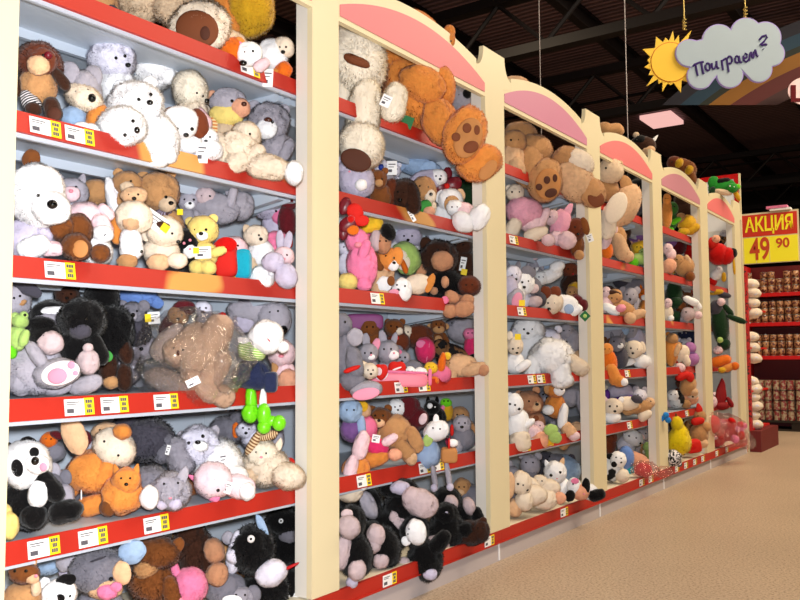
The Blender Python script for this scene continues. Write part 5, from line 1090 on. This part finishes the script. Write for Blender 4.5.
body b 570 404 12 10 0 LG ; leg l 582 410 6 13 -15 LG 8 ; head b 562 392 8 7 0 G 0 ; E 560 391 564 391 .9 ; arm l 586 430 4 12 0 WL 2
@C5|plush_cat|-0.110|white cat with large dark eyes sitting at the front
head b 555 472 11 11 0 W 8 ; E 551 475 560 472 1.9 ; N 557 478 1.3 1 KP ; ear c 547 464 4 5 -20 W 6 ; ear c 562 462 4 5 20 LT 6 ; body b 559 488 11 12 0 W ; leg l 553 492 5 10 10 W 8
@C5|plush_dog|-0.070|cream dog with orange floppy ears lying down|!
head b 521 483 10 12 0 CR 8 ; ear e 509 486 6 14 5 LT 14 ; E 523 485 518 484 1.4 ; N 527 490 1.8 1.5 ; body b 534 495 13 10 0 CR 0 ; leg b 514 508 8 9 0 LT 8 ; leg b 524 501 9 10 0 CR 10
@C5|plush_dog|-0.050|cream dog lying with thick limbs along the front edge|!
leg b 544 500 13 10 -10 CR 6 ; body b 548 488 12 9 0 CR -4 ; leg b 531 486 10 8 30 CR 2 ; foot b 560 498 6 6 0 PE 6 ; head b 540 482 8 7 0 CR -4 ; E 537 481 542 481 .9
@C5|plush_hippo|-0.250|grey plush hippo with dark nose at the back
head b 530 466 10 11 0 LG 2 ; >muzzle b 530 474 7 5 0 G ; E 526 463 533 463 1.1 ; N 527 477 2.4 2 ; body b 526 486 14 14 0 LG ; ear e 522 456 4 4 0 LG ; ear e 538 457 4 4 0 LG
@C5|plush_mouse|-0.290|pale mouse peeking beside the second post
head b 512 466 8 9 0 LG 2 ; E 510 465 515 465 1 ; ear e 508 456 5 5 0 LG ; body b 513 482 9 12 0 G ; N 514 473 2 1.6
@C5|plush_elephant|-0.310|blue grey plush with red mouth behind the white cat
body b 564 464 16 15 0 LB ; head b 556 456 10 8 0 G 2 ; E 553 455 560 455 1 ; ear e 570 456 5 8 20 DG 2 ; mouth l 560 459 1.4 4 80 KR 9
@C5|plush_cow|-0.010|black and white cow with pink muzzle at the third post|!
head b 574 487 7 9 0 W 6 ; >muzzle b 580 492 9 8 0 PE 2 ; spot e 570 496 5 6 20 BK 14 ; spot e 586 486 4 8 0 BK 10 ; E 573 484 578 482 1.1 ; nostril s 584 494 1 1 0 KP 16 ; body b 590 492 8 8 0 W -2 ; leg l 597 495 6 9 75 BK 6 ; snout_patch d 575 481 4 3 0 PK 12
''')
# ================================================================== fourth, fifth and farthest bays
build_toys('''
@D0|plush_lion|-.06|big cream faced lion with tan ruff leaning out|!
head b 610 171 13 13 0 CT 8 ; ear e 619 164 4 4 0 LT 4 ; E 606 168 613 168 1.3 ; mouth l 609 173 .8 7 85 PAD 14 ; body b 607 190 12 12 0 TAN 0 ; ruff b 625 205 14 23 25 LT 0 ; sole d 616 208 10 17 25 CR 18 ; leg l 608 222 9 18 5 CR 6 ; ear e 626 184 6 9 -20 TAN 4
@D0|plush_gorilla|-.22|black and grey plush with one white eye
body b 638 196 9 20 10 DG 2 ; head b 638 188 9 11 0 BK 6 ; >eye_white s 641 194 2 2.6 0 KW ; E 641 194 1 ; arm l 646 210 4 11 0 BK 6 ; leg l 632 178 6 9 0 BK 0
@D0|plush_snake|-.10|brown furry plush tail showing above the coral pink arch|!
tail l 612 130 7 12 80 TAN ; body b 604 130 8 8 0 TAN ; head b 619 131 5 5 0 TAN ; E 618 129 621 129 .8
@D0|plush_cow|-.12|dark plush with white horns poking above the coral pink arch|!
body b 643 145 13 9 10 DBR ; head b 640 141 7 6 0 BK 3 ; horn c 653 141 3 8 40 W 2 ; horn b 636 135 3 3 0 CT 4 ; E 637 140 642 140 .9 ; patch b 648 150 7 5 0 LT 4
@D1|plush_bear|-.16|tan bear sitting with one long limb forward
body b 616 246 10 15 10 TAN 0 ; leg l 620 252 8 15 -20 LT 8 ; head b 611 236 7 8 0 LPK 4 ; E 609 235 613 235 .9 ; foot b 628 262 6 6 0 LT 8
@D1|plush_frog|-.14|lime green plush foot beside the tan bear
foot b 640 262 9 6 0 LGN 4 ; foot b 634 266 5 5 0 GN 6 ; head b 644 256 5 5 0 LGN 2 ; E 642 255 646 255 .8 ; body b 645 262 5 7 0 GN
@D1|plush_star|-.22|orange yellow square plush above the lime foot
body x 639 248 8 7 -20 OC 2 ; face d 639 248 5 4 -20 YL 8 ; E 637 247 641 247 .8
@D1|plush_pig|-.12|pink plush arm at the left edge of the shelf
arm l 607 245 5 12 20 LPK ; body b 607 256 6 9 0 DOR -2 ; head b 608 232 5 5 0 LPK 2
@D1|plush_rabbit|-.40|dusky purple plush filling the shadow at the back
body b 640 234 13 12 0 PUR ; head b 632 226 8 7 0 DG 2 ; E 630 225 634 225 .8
@D2|plush_lion|-.22|tan lion cub with a dark mane looking out
head b 614 291 8 8 0 TAN 4 ; >muzzle b 616 295 4 3 0 W ; E 611 289 617 290 1 ; mane b 608 286 7 6 0 DBR 0 ; body b 614 303 9 9 0 LT ; N 617 293 1.2 1
@D2|plush_koala|-.20|pale grey koala with striped chest in the middle
head b 630 298 8 9 0 LG 6 ; E 627 296 633 296 1 ; N 630 301 1.4 1.6 ; ear e 623 292 3.5 4 0 LG 6 ; ear e 637 292 3.5 4 0 LG 6 ; body b 632 310 8 10 0 SBR 0 ; arm l 636 307 3 8 20 LG 6
@D2|plush_fox|-.24|orange fox sitting beside the fifth post
head b 644 294 6 6 0 DOR 4 ; >muzzle b 644 297 3 3 0 W ; E 642 293 646 293 .8 ; ear c 641 287 2 3 -10 DOR ; ear c 648 287 2 3 10 DOR ; body b 646 309 7 11 0 OR
@D2|plush_dog|-.12|tan dog lying along the rail with dark cap
body b 622 315 15 8 25 TAN 2 ; head b 614 304 8 6 0 TAN 8 ; cap b 613 300 8 3 10 DBR 10 ; E 612 305 617 306 .9 ; leg l 638 321 5 9 70 LT 6 ; foot b 630 325 6 6 0 LT 10
@D2|plush_rabbit|-.11|white rabbit with a pink toed foot at the left
foot b 621 314 5 4 -10 PADP2 12 ; leg l 611 315 5 10 -60 W 8 ; body b 606 310 7 9 0 LPK ; head b 606 298 5 6 0 LPK 2 ; E 604 297 608 297 .8
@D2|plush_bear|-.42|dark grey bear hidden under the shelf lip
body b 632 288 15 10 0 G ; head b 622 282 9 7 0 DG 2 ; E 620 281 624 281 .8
@D3|plush_cat|-.22|grey tabby cat with white chest
head b 617 346 8 8 0 G 6 ; >muzzle b 620 348 3.5 3 0 W ; E 614 344 621 345 1 ; ear c 612 338 3 4 -10 G ; ear c 622 338 3 4 10 G ; body b 620 360 8 11 0 DG ; N 620 347 1 .8
@D3|plush_dog|-.16|white puppy with soft ears lying on the rail
head b 634 354 9 9 0 CR 8 ; E 631 353 637 354 1.2 ; N 633 358 1.5 1.3 ; ear e 626 352 3 5 10 CR 6 ; ear e 643 352 3 6 -10 CR 6 ; body b 642 366 10 7 0 W ; paw l 628 367 4 8 80 W 8
@D3|plush_rabbit|-.34|lilac grey rabbit standing behind the white puppy
body b 636 342 9 14 0 LAV ; head b 631 332 7 8 0 LG 2 ; E 629 331 633 331 .9 ; ear l 628 322 2.4 6 -5 LG ; ear l 634 322 2.4 6 8 LG
@D3|plush_tiger|-.11|orange plush with white tipped paw drooping over the rail|!
body b 609 364 8 14 0 DOR 0 ; leg l 613 374 7 12 -20 OR 6 ; foot b 619 381 7 6 10 OR 8 ; paw_tip b 624 382 4 4 0 W 12 ; head b 607 350 6 7 0 OR 0 ; E 605 349 609 349 .8
@D3|plush_hippo|-.42|grey blue plush wall at the back
body b 612 336 13 12 0 LG ; head b 622 330 7 6 0 LB ; E 620 329 624 329 .8
@D4|plush_mouse|-.26|lilac mouse lying with a violet ribbon
body b 620 392 13 9 0 LAV 0 ; ribbon l 622 400 4 15 80 PURR 10 ; head b 640 396 7 7 0 WL 4 ; E 638 395 642 396 .9 ; ear e 636 389 3.5 3.5 0 LG ; ear e 645 390 3.5 3.5 0 LG ; ribbon_end l 606 398 4 9 10 PURR 8
@D4|plush_dog|-.14|white puppy with brown spots lying on the rail
head b 613 412 10 9 -10 CR 8 ; E 610 411 617 411 1.3 ; N 615 416 1.6 1.4 ; ear e 605 405 3 5 -30 LPK 8 ; ear e 621 405 3 4 30 W 8 ; body b 628 408 11 7 0 CR 0 ; leg b 612 422 9 6 0 W 10 ; patch b 637 404 6 4 20 DG 6
@D4|plush_bear|-.11|tan bear lying with folded arms by the post
body b 640 414 12 7 -10 TAN 4 ; arm l 632 416 5 10 70 TAN 10 ; head b 650 409 5 5 0 LT 0 ; E 648 408 651 408 .8 ; leg l 645 422 5 8 60 CR 8
@D4|plush_bone|-.01|blue bone shaped plush stuck out in front of the post|!
bone l 661 419 3 7 60 BLB 0 ; knob b 666 415 3 3 0 BLB 2 ; knob b 668 420 3 3 0 BLB 2 ; knob b 655 422 2.6 2.6 0 BLB 2
@D5|plush_dog|-.10|white and black spotted puppy in the front corner
body b 612 464 11 13 0 COW 0 ; head b 618 455 8 8 0 W 8 ; E 616 453 621 454 1 ; N 621 458 1.3 1.1 ; leg b 622 471 7 7 0 CR 8 ; patch d 614 460 3 3 0 BK 14 ; ear e 610 452 4 3 0 BK 8
@D5|plush_cow|-.26|white puppy with grey ears at the top of the heap
head b 633 438 10 8 15 W 6 ; E 629 436 636 438 1.1 ; N 640 443 1.6 1.4 ; ear e 626 434 3 5 20 LG 6 ; body b 626 446 9 10 0 WL
@D5|plush_pig|-.18|peach pink plush lying under the white puppy
body b 634 454 14 7 15 PE 2 ; head b 624 449 7 6 0 LPK 6 ; E 622 448 626 448 .9 ; leg l 644 460 4 7 40 PE 6
@D5|plush_whale|-.16|blue plush wedged between the pale puppies
body b 626 462 8 12 0 BL 0 ; fin e 630 474 6 4 0 TQ 2 ; E 624 458 628 458 .8
@D5|plush_flower|-.12|lime green flower plush with an orange centre
body b 654 456 9 10 0 LGN 2 ; petal b 648 450 5 5 0 LGN 4 ; petal b 661 452 5 5 0 GN 4 ; petal b 660 463 5 5 0 LGN 6 ; centre b 656 457 4 4 0 DOR 10 ; leaf e 648 466 5 4 0 GN 6
@D5|candy_bag|.0|pink and red sweets in clear wrap on the deck front|!
contents b 643 470 9 7 0 BAGC 0 ; wrap K 645 470 14 9 5 BAGR 3 ; knot K 664 472 9 6 0 BAGR 2
@D5|plush_bear|-.36|brown bear in the shadow at the lower left
body b 608 444 8 10 0 RB ; head b 611 438 6 6 0 RB 2 ; E 609 437 613 437 .8
# ---- fifth bay
@E0|plush_dinosaur|-.20|green dinosaur with lighter belly by the fifth post
head b 672 206 6 7 0 GDK 4 ; >eye s 674 204 1.2 1.2 0 K ; body b 671 218 6 10 0 GDK 0 ; arm l 676 218 3 6 60 GN 8 ; foot b 670 228 4 4 0 GN 6
@E0|plush_bear|-.24|dark brown bear standing in the top opening
body b 684 212 10 14 0 DBR 0 ; head b 682 200 8 8 0 DBR 2 ; E 680 199 685 199 .9 ; arm l 693 204 3 8 20 GDK 4
@E0|plush_lion|-.12|golden lion lying with one paw out on the rail
body b 687 226 9 9 -20 OC 2 ; leg l 693 231 5 8 60 OC 6 ; head b 681 221 5 6 0 TAN 4 ; E 679 220 683 220 .8 ; foot b 684 234 6 4 0 OC 8
@E0|plush_tiger|-.14|orange plush pressed against the post edge
body b 667 216 5 16 0 OR 0 ; head b 667 202 4 6 0 OR 2 ; E 666 201 668 201 .6
@E0|plush_monkey|-.12|brown golden plush heap on top of the dusky pink arch|!
body b 684 168 13 9 25 BR 0 ; head b 674 163 7 7 0 RB 2 ; leg l 690 176 6 10 -10 BR 4 ; patch b 679 163 4 5 30 OC 8 ; patch b 689 170 4 5 30 OC 9 ; E 672 162 676 162 .8
@E1|plush_dog|-.24|dark red plush back half hidden by the post
body b 678 246 8 9 0 MAR ; head b 672 242 6 6 0 PUR 2 ; E 670 241 674 241 .8
@E1|plush_parrot|-.18|bright red plush hanging upright at the back
body l 690 256 6 15 0 RD 0 ; head b 688 246 4 5 0 RD 3 ; E 687 245 690 245 .7
@E1|plush_rabbit|-.12|pale peach rabbit with a rounded white foot
foot b 669 271 7 8 30 PE 6 ; leg b 671 259 5 6 0 LPK 2 ; head b 668 254 5 6 0 LPK 2 ; E 667 253 670 253 .7
@E1|plush_hamster|-.16|small olive brown plush head above the brown bear
head b 679 258 6 6 0 TAN 4 ; E 677 257 681 257 .8 ; ear e 675 253 2 2.4 0 TAN 4 ; ear e 683 253 2 2.4 0 TAN 4 ; body b 681 266 5 6 0 BR
@E1|plush_bear|-.12|brown bear bending over the rail with round back
body b 684 272 10 10 0 TAN 2 ; head b 679 266 5 6 0 TAN 6 ; E 677 265 681 265 .8 ; leg b 690 282 5 5 0 BR 8 ; arm l 688 266 3 6 -20 LT 8
@E2|plush_crocodile|-.20|dark green plush filling the middle of the shelf
body b 674 294 8 14 0 DGN 0 ; head b 676 302 7 6 0 DGN 6 ; E 674 300 678 300 .8 ; leg b 676 316 6 6 0 DGN 4 ; arm l 684 300 5 6 20 DBR 4
@E2|plush_elephant|-.06|pale plush with a curved white trunk out past the post|!
trunk l 691 301 4 9 -65 W 6 ; trunk_tip l 699 306 2.6 4 -20 W 6 ; head b 688 314 7 7 0 GP 4 ; E 686 312 691 313 .9 ; body b 684 318 6 6 0 LG -2 ; foot b 698 315 4 4 0 LPK 6 ; ear e 682 306 4 4 0 BR 2
@E2|plush_dog|-.14|cream plush beside the post at the lower left
body b 668 314 5 8 0 CR ; head b 668 304 4 5 0 LPK 2 ; E 667 303 669 303 .6 ; paw b 671 319 3 3 0 W 4
@E3|plush_fox|-.16|orange plush with its back to the aisle
body b 671 350 7 15 0 OR 0 ; head b 672 338 6 6 0 TAN 2 ; ear e 668 333 2.4 2.4 0 OR ; arm l 677 349 3 7 20 LT 6
@E3|plush_bear|-.14|cream and tan bear leaning on the orange plush
body b 682 356 7 9 20 CR 2 ; head b 677 349 5 5 0 TAN 6 ; E 675 348 679 348 .8 ; leg l 686 362 4 7 -20 CR 6
@E3|plush_cushion|-.12|lilac round plush pair by the sixth post
lobe b 690 353 6 6 0 LIL 2 ; lobe b 692 364 7 7 0 LIL 4 ; seam l 691 358 .8 5 90 PUR 8
@E3|plush_whale|-.36|navy blue plush in the shadow at the back
body b 690 338 10 9 0 NV ; head b 684 334 6 5 0 NV 2 ; E 682 333 686 333 .7 KW
@E4|plush_reindeer|-.06|tan reindeer in red scarf hanging upside down over the rail|!
body b 688 386 8 10 20 TAN 2 ; scarf l 683 376 4 8 70 FR 8 ; bow b 690 377 4 5 0 FR 8 ; head b 680 368 5 5 0 LPK 2 ; E 678 367 682 367 .7 ; foot b 694 392 4 4 0 LT 6
@E4|plush_dog|-.20|black and white plush puppy under the reindeer
body b 676 396 8 9 0 COW 0 ; head b 673 392 6 6 0 W 4 ; E 671 391 675 391 .8 ; ear e 679 392 3 5 0 BK 6
@E4|plush_bear|-.12|peach bear lying with white muzzle on the rail
body b 690 402 8 7 0 PE 2 ; head b 692 398 6 6 0 CR 6 ; E 690 397 695 397 .8 ; leg b 686 408 5 5 0 TAN 8 ; patch b 671 404 5 8 20 LPK 4 ; N 693 401 1.2 1
@E5|plush_pear|-.06|big yellow pear shaped plush standing on the deck|!
body P 679 439 11 15 0 YP 0 ; top b 677 424 6 8 -5 YP 2 ; stem l 676 416 1.2 3 0 BR 2
@E5|plush_ball|.02|black and white speckled ball plush at the front|!
body B 673 458 8 8 0 ZEB 0 ; tuft b 667 453 3 3 0 ZEB 0 ; tuft b 679 464 3 3 0 ZEB 2
@E5|plush_bear|-.03|tan bear with red hat and red scarf|!
body b 699 434 9 12 10 TAN 2 ; leg b 706 427 5 5 0 TAN 6 ; head b 700 416 6 6 0 TAN 2 ; hat c 699 409 5 6 -10 FR 4 ; scarf l 698 421 4 7 80 FR 8 ; E 698 416 703 416 .8 ; foot b 702 443 6 5 0 LT 6
@E5|plush_heart|-.02|red plush cushion lying under the tan bear|!
body x 693 446 8 7 -10 FR 0 ; panel d 693 447 4 3 0 RD 6
# ---- farthest bay
@F0|plush_dragon|.0|green dragon lying across the top of the last header|!
body l 722 187 8 14 75 GDR 0 ; head b 732 188 6 5 0 GDR 6 ; head_crest e 714 183 6 7 -20 GDR 4 ; E 730 186 734 187 .9 KW ; belly b 722 192 10 3 10 CT 6 ; arm l 712 192 3 6 20 DGN 6 ; tail l 736 194 2.4 8 -30 OC 2 ; spine l 722 181 3 9 80 BK 4 ; snout b 737 187 3.4 3 0 GN 6
@F1|plush_parrot|-.02|bright red parrot with black head hanging in the opening|!
body b 718 254 10 11 0 RD 0 ; wing b 727 256 7 9 20 RD 4 ; head b 713 243 5 6 0 FRB 4 ; face b 716 239 4 4 0 PE 8 ; E 715 238 718 238 .7 ; beak b 733 253 4 5 0 BK 6 ; leg l 734 266 1.4 9 -5 OC 6
@F1|plush_cow|-.18|black and white checked plush behind the red parrot
body b 723 239 5 7 20 PWK ; head b 724 234 4 4 0 LG 2 ; E 723 233 725 233 .6
@F1|plush_mouse|-.08|white and red mouse below the red parrot
body b 716 280 5 6 20 W 2 ; head b 719 275 3.4 4 0 W 4 ; E 718 274 720 274 .5 ; coat b 713 286 4 5 0 RD 0 ; arm l 724 282 2.4 5 0 OC 2
@F2|plush_duck|-.10|orange and grey plush lying flat on the shelf
body l 716 292 3 8 85 OC 2 ; wing b 724 295 7 3 10 DG 0 ; head b 711 292 3 3 0 OC 4 ; E 710 291 712 291 .5
@F2|plush_crocodile|-.02|dark green crocodile with snout stretched past the last post|!
body b 720 325 8 20 -8 DGN 0 ; head b 716 308 6 8 0 DG 2 ; face b 721 302 4 4 0 LPK 8 ; snout l 736 319 3 11 -70 DGN 6 ; E 717 301 723 301 .6 ; leg b 724 344 6 6 0 DGN 2 ; paw b 720 340 3 3 0 LGN 10 ; arm l 728 310 3 8 -40 DGN 4
@F3|plush_tiger|-.02|orange tiger lying with one leg past the last post|!
body l 721 361 6 11 75 DOR 0 ; leg l 730 367 4 9 70 OR 4 ; head b 718 350 5 4 0 LPK 0 ; E 716 349 720 349 .6 ; foot b 735 366 4 4 0 DOR 6 ; paw b 722 370 4 3 0 OC 6
@F4|plush_devil|-.04|dark red cone shaped plush leaning on the shelf|!
body c 721 394 8 16 5 FRD 0 ; head b 713 402 4 6 0 LPK 2 ; E 712 401 714 401 .5 ; leg l 730 402 2.4 6 -30 FRD 2 ; skirt b 722 406 7 4 0 FRD 2
@F5|candy_bag|.02|crumpled clear bag of pink red sweets at the front corner|!
contents b 726 430 14 11 10 BAGC 0 ; contents b 716 438 9 9 0 BAGC 0 ; sweet b 720 432 3.7 3.4 80 BAGC 11 ; sweet b 741 430 4.1 2.8 60 PK 9 ; sweet b 740 425 3.3 3.9 49 BAGC 11 ; sweet b 714 437 4.2 3.0 3 LPK 10 ; sweet b 735 439 4.4 3.9 50 PK 14 ; sweet b 716 428 3.1 3.2 33 PK 12 ; sweet b 739 429 4.7 3.4 68 PK 11 ; sweet b 741 435 4.9 3.8 77 RD 12 ; sweet b 722 432 4.1 2.7 83 RD 11 ; sweet b 744 426 3.2 3.2 81 PK 7 ; sweet b 738 429 3.3 2.9 53 BAGC 6 ; sweet b 732 421 4.4 3.0 35 RD 14 ; sweet b 722 422 4.2 2.5 25 PK 8 ; sweet b 720 435 5.0 3.0 46 RD 13 ; wrap K 726 430 22 16 10 BAGR 4 ; wrap_tail K 744 440 12 8 25 BAGR 4
@F5|candy_bag|.0|smaller clear bag of pink sweets lying behind the corner bag|!
contents b 713 424 7 9 0 BAGC 0 ; wrap K 714 424 12 12 0 BAGR 4
''')
# white bundles stacked on the red end stand, each one a thing
SP = [(751, 433), (754, 424), (751, 415), (754, 406), (751, 397), (753, 389), (750, 381), (753, 358), (751, 347), (750, 337), (753, 313), (751, 303), (752, 293), (750, 284)]
names = ['lowest', 'second', 'third', 'fourth', 'fifth', 'sixth', 'topmost']
for i, (px, py) in enumerate(SP):
    p = on_y(px, py, 9.52 + .0*i)
    root = empty('white_bundle', p); PARW[root.name_full] = Matrix.Translation(root.location)
    if i < 7: lab = f'white plush bundle, {names[i]} of the tall stack on the end stand base'
    elif i < 10: lab = f'white plush bundle on the middle red end shelf, {["lowest","middle","upper"][i-7]} of three'
    else: lab = f'white plush bundle on the top red end shelf, {["lowest","second","third","top"][i-10]} of four'
    tag(root, lab, 'bundle', 'white bundles on the end stand')
    Zd = (p - EYE).dot(fw)
    q = make_part('bundle', 'b', px, py, 8.6, 5.4, random.uniform(-12, 12), 'CR', Zd, 0, rz=8); o = emit(root, q, None, 1, Vector())
    q2 = make_part('end_fold', 's', px+3.2, py+.3, 2.4, 2.2, 0, 'WL', Zd, 7.0, rz=1.2); emit(root, q2, o, 1, Vector())


# ------------------------------------------------------------------ second row, looking out between the front toys
build_toys('''
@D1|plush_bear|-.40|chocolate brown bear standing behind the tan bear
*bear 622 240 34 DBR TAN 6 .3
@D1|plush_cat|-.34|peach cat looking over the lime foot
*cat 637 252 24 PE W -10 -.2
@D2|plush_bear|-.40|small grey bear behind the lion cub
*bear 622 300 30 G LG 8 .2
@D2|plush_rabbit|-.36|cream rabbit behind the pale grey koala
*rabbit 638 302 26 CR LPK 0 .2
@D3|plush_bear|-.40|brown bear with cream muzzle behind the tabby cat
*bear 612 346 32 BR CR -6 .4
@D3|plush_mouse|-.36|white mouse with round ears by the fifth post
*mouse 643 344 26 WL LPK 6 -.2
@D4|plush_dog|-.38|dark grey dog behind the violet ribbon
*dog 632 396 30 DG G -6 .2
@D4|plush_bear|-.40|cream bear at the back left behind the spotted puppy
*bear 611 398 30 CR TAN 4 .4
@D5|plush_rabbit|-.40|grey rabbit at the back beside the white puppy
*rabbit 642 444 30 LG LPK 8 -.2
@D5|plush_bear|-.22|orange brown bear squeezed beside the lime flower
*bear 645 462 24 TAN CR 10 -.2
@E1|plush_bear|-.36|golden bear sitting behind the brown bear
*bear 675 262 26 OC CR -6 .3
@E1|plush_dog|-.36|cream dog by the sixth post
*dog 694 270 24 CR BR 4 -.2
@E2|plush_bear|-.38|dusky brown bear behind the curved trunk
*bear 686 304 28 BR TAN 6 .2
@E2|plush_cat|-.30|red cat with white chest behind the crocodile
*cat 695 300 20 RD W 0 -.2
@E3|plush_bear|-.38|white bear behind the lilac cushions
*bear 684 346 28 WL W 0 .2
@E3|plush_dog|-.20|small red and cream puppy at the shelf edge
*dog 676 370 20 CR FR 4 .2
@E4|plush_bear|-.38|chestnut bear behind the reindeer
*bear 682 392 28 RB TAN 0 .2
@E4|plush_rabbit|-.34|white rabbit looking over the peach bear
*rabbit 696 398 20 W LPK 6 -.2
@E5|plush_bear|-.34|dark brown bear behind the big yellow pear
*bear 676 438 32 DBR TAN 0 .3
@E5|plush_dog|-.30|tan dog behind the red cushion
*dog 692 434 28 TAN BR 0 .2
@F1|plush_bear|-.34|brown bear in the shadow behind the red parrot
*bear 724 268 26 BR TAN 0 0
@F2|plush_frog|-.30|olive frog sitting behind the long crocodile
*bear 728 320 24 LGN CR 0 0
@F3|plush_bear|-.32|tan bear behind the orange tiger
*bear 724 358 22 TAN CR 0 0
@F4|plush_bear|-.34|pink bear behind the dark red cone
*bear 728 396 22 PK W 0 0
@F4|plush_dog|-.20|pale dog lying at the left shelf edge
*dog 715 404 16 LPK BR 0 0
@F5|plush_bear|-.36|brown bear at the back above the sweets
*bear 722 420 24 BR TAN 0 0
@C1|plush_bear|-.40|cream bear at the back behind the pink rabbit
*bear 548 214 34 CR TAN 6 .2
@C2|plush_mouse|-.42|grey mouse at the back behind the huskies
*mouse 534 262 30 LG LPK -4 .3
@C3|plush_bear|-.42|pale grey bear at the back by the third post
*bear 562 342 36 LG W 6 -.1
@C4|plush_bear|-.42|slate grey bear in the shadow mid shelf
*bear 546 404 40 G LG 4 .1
@C5|plush_dog|-.42|dark grey dog at the back between white heads
*dog 546 464 36 DG G -4 .2
@B2|plush_bear|-.42|grey bear at the back behind the lavender lamb
*bear 428 246 34 G LG 6 .1
@B4|plush_dog|-.44|grey dog at the back beside the maroon hood
*dog 424 416 36 G LG -4 .2
@B4|plush_bear|-.30|rose pink bear behind the magenta shirt doll
*bear 366 436 34 PK LPK -8 .3
@B1|plush_bear|-.42|white bear at the back by the huge white sole
*bear 392 178 34 WL W 4 .3
@A1|plush_bear|-.44|cream bear at the back beside the monkey
*bear 212 104 44 CR W 4 .3
@A1|plush_rabbit|-.42|white rabbit at the back behind the grey mouse
*rabbit 96 82 44 W LPK 10 .3
@A2|plush_bear|-.44|silver grey bear at the back above the small yellow bear
*bear 188 212 46 LG W 0 .3
@A5|plush_bear|-.40|tan bear lying behind the black white-blazed dog|!
*bear 228 562 50 TAN LT -12 .3
''')
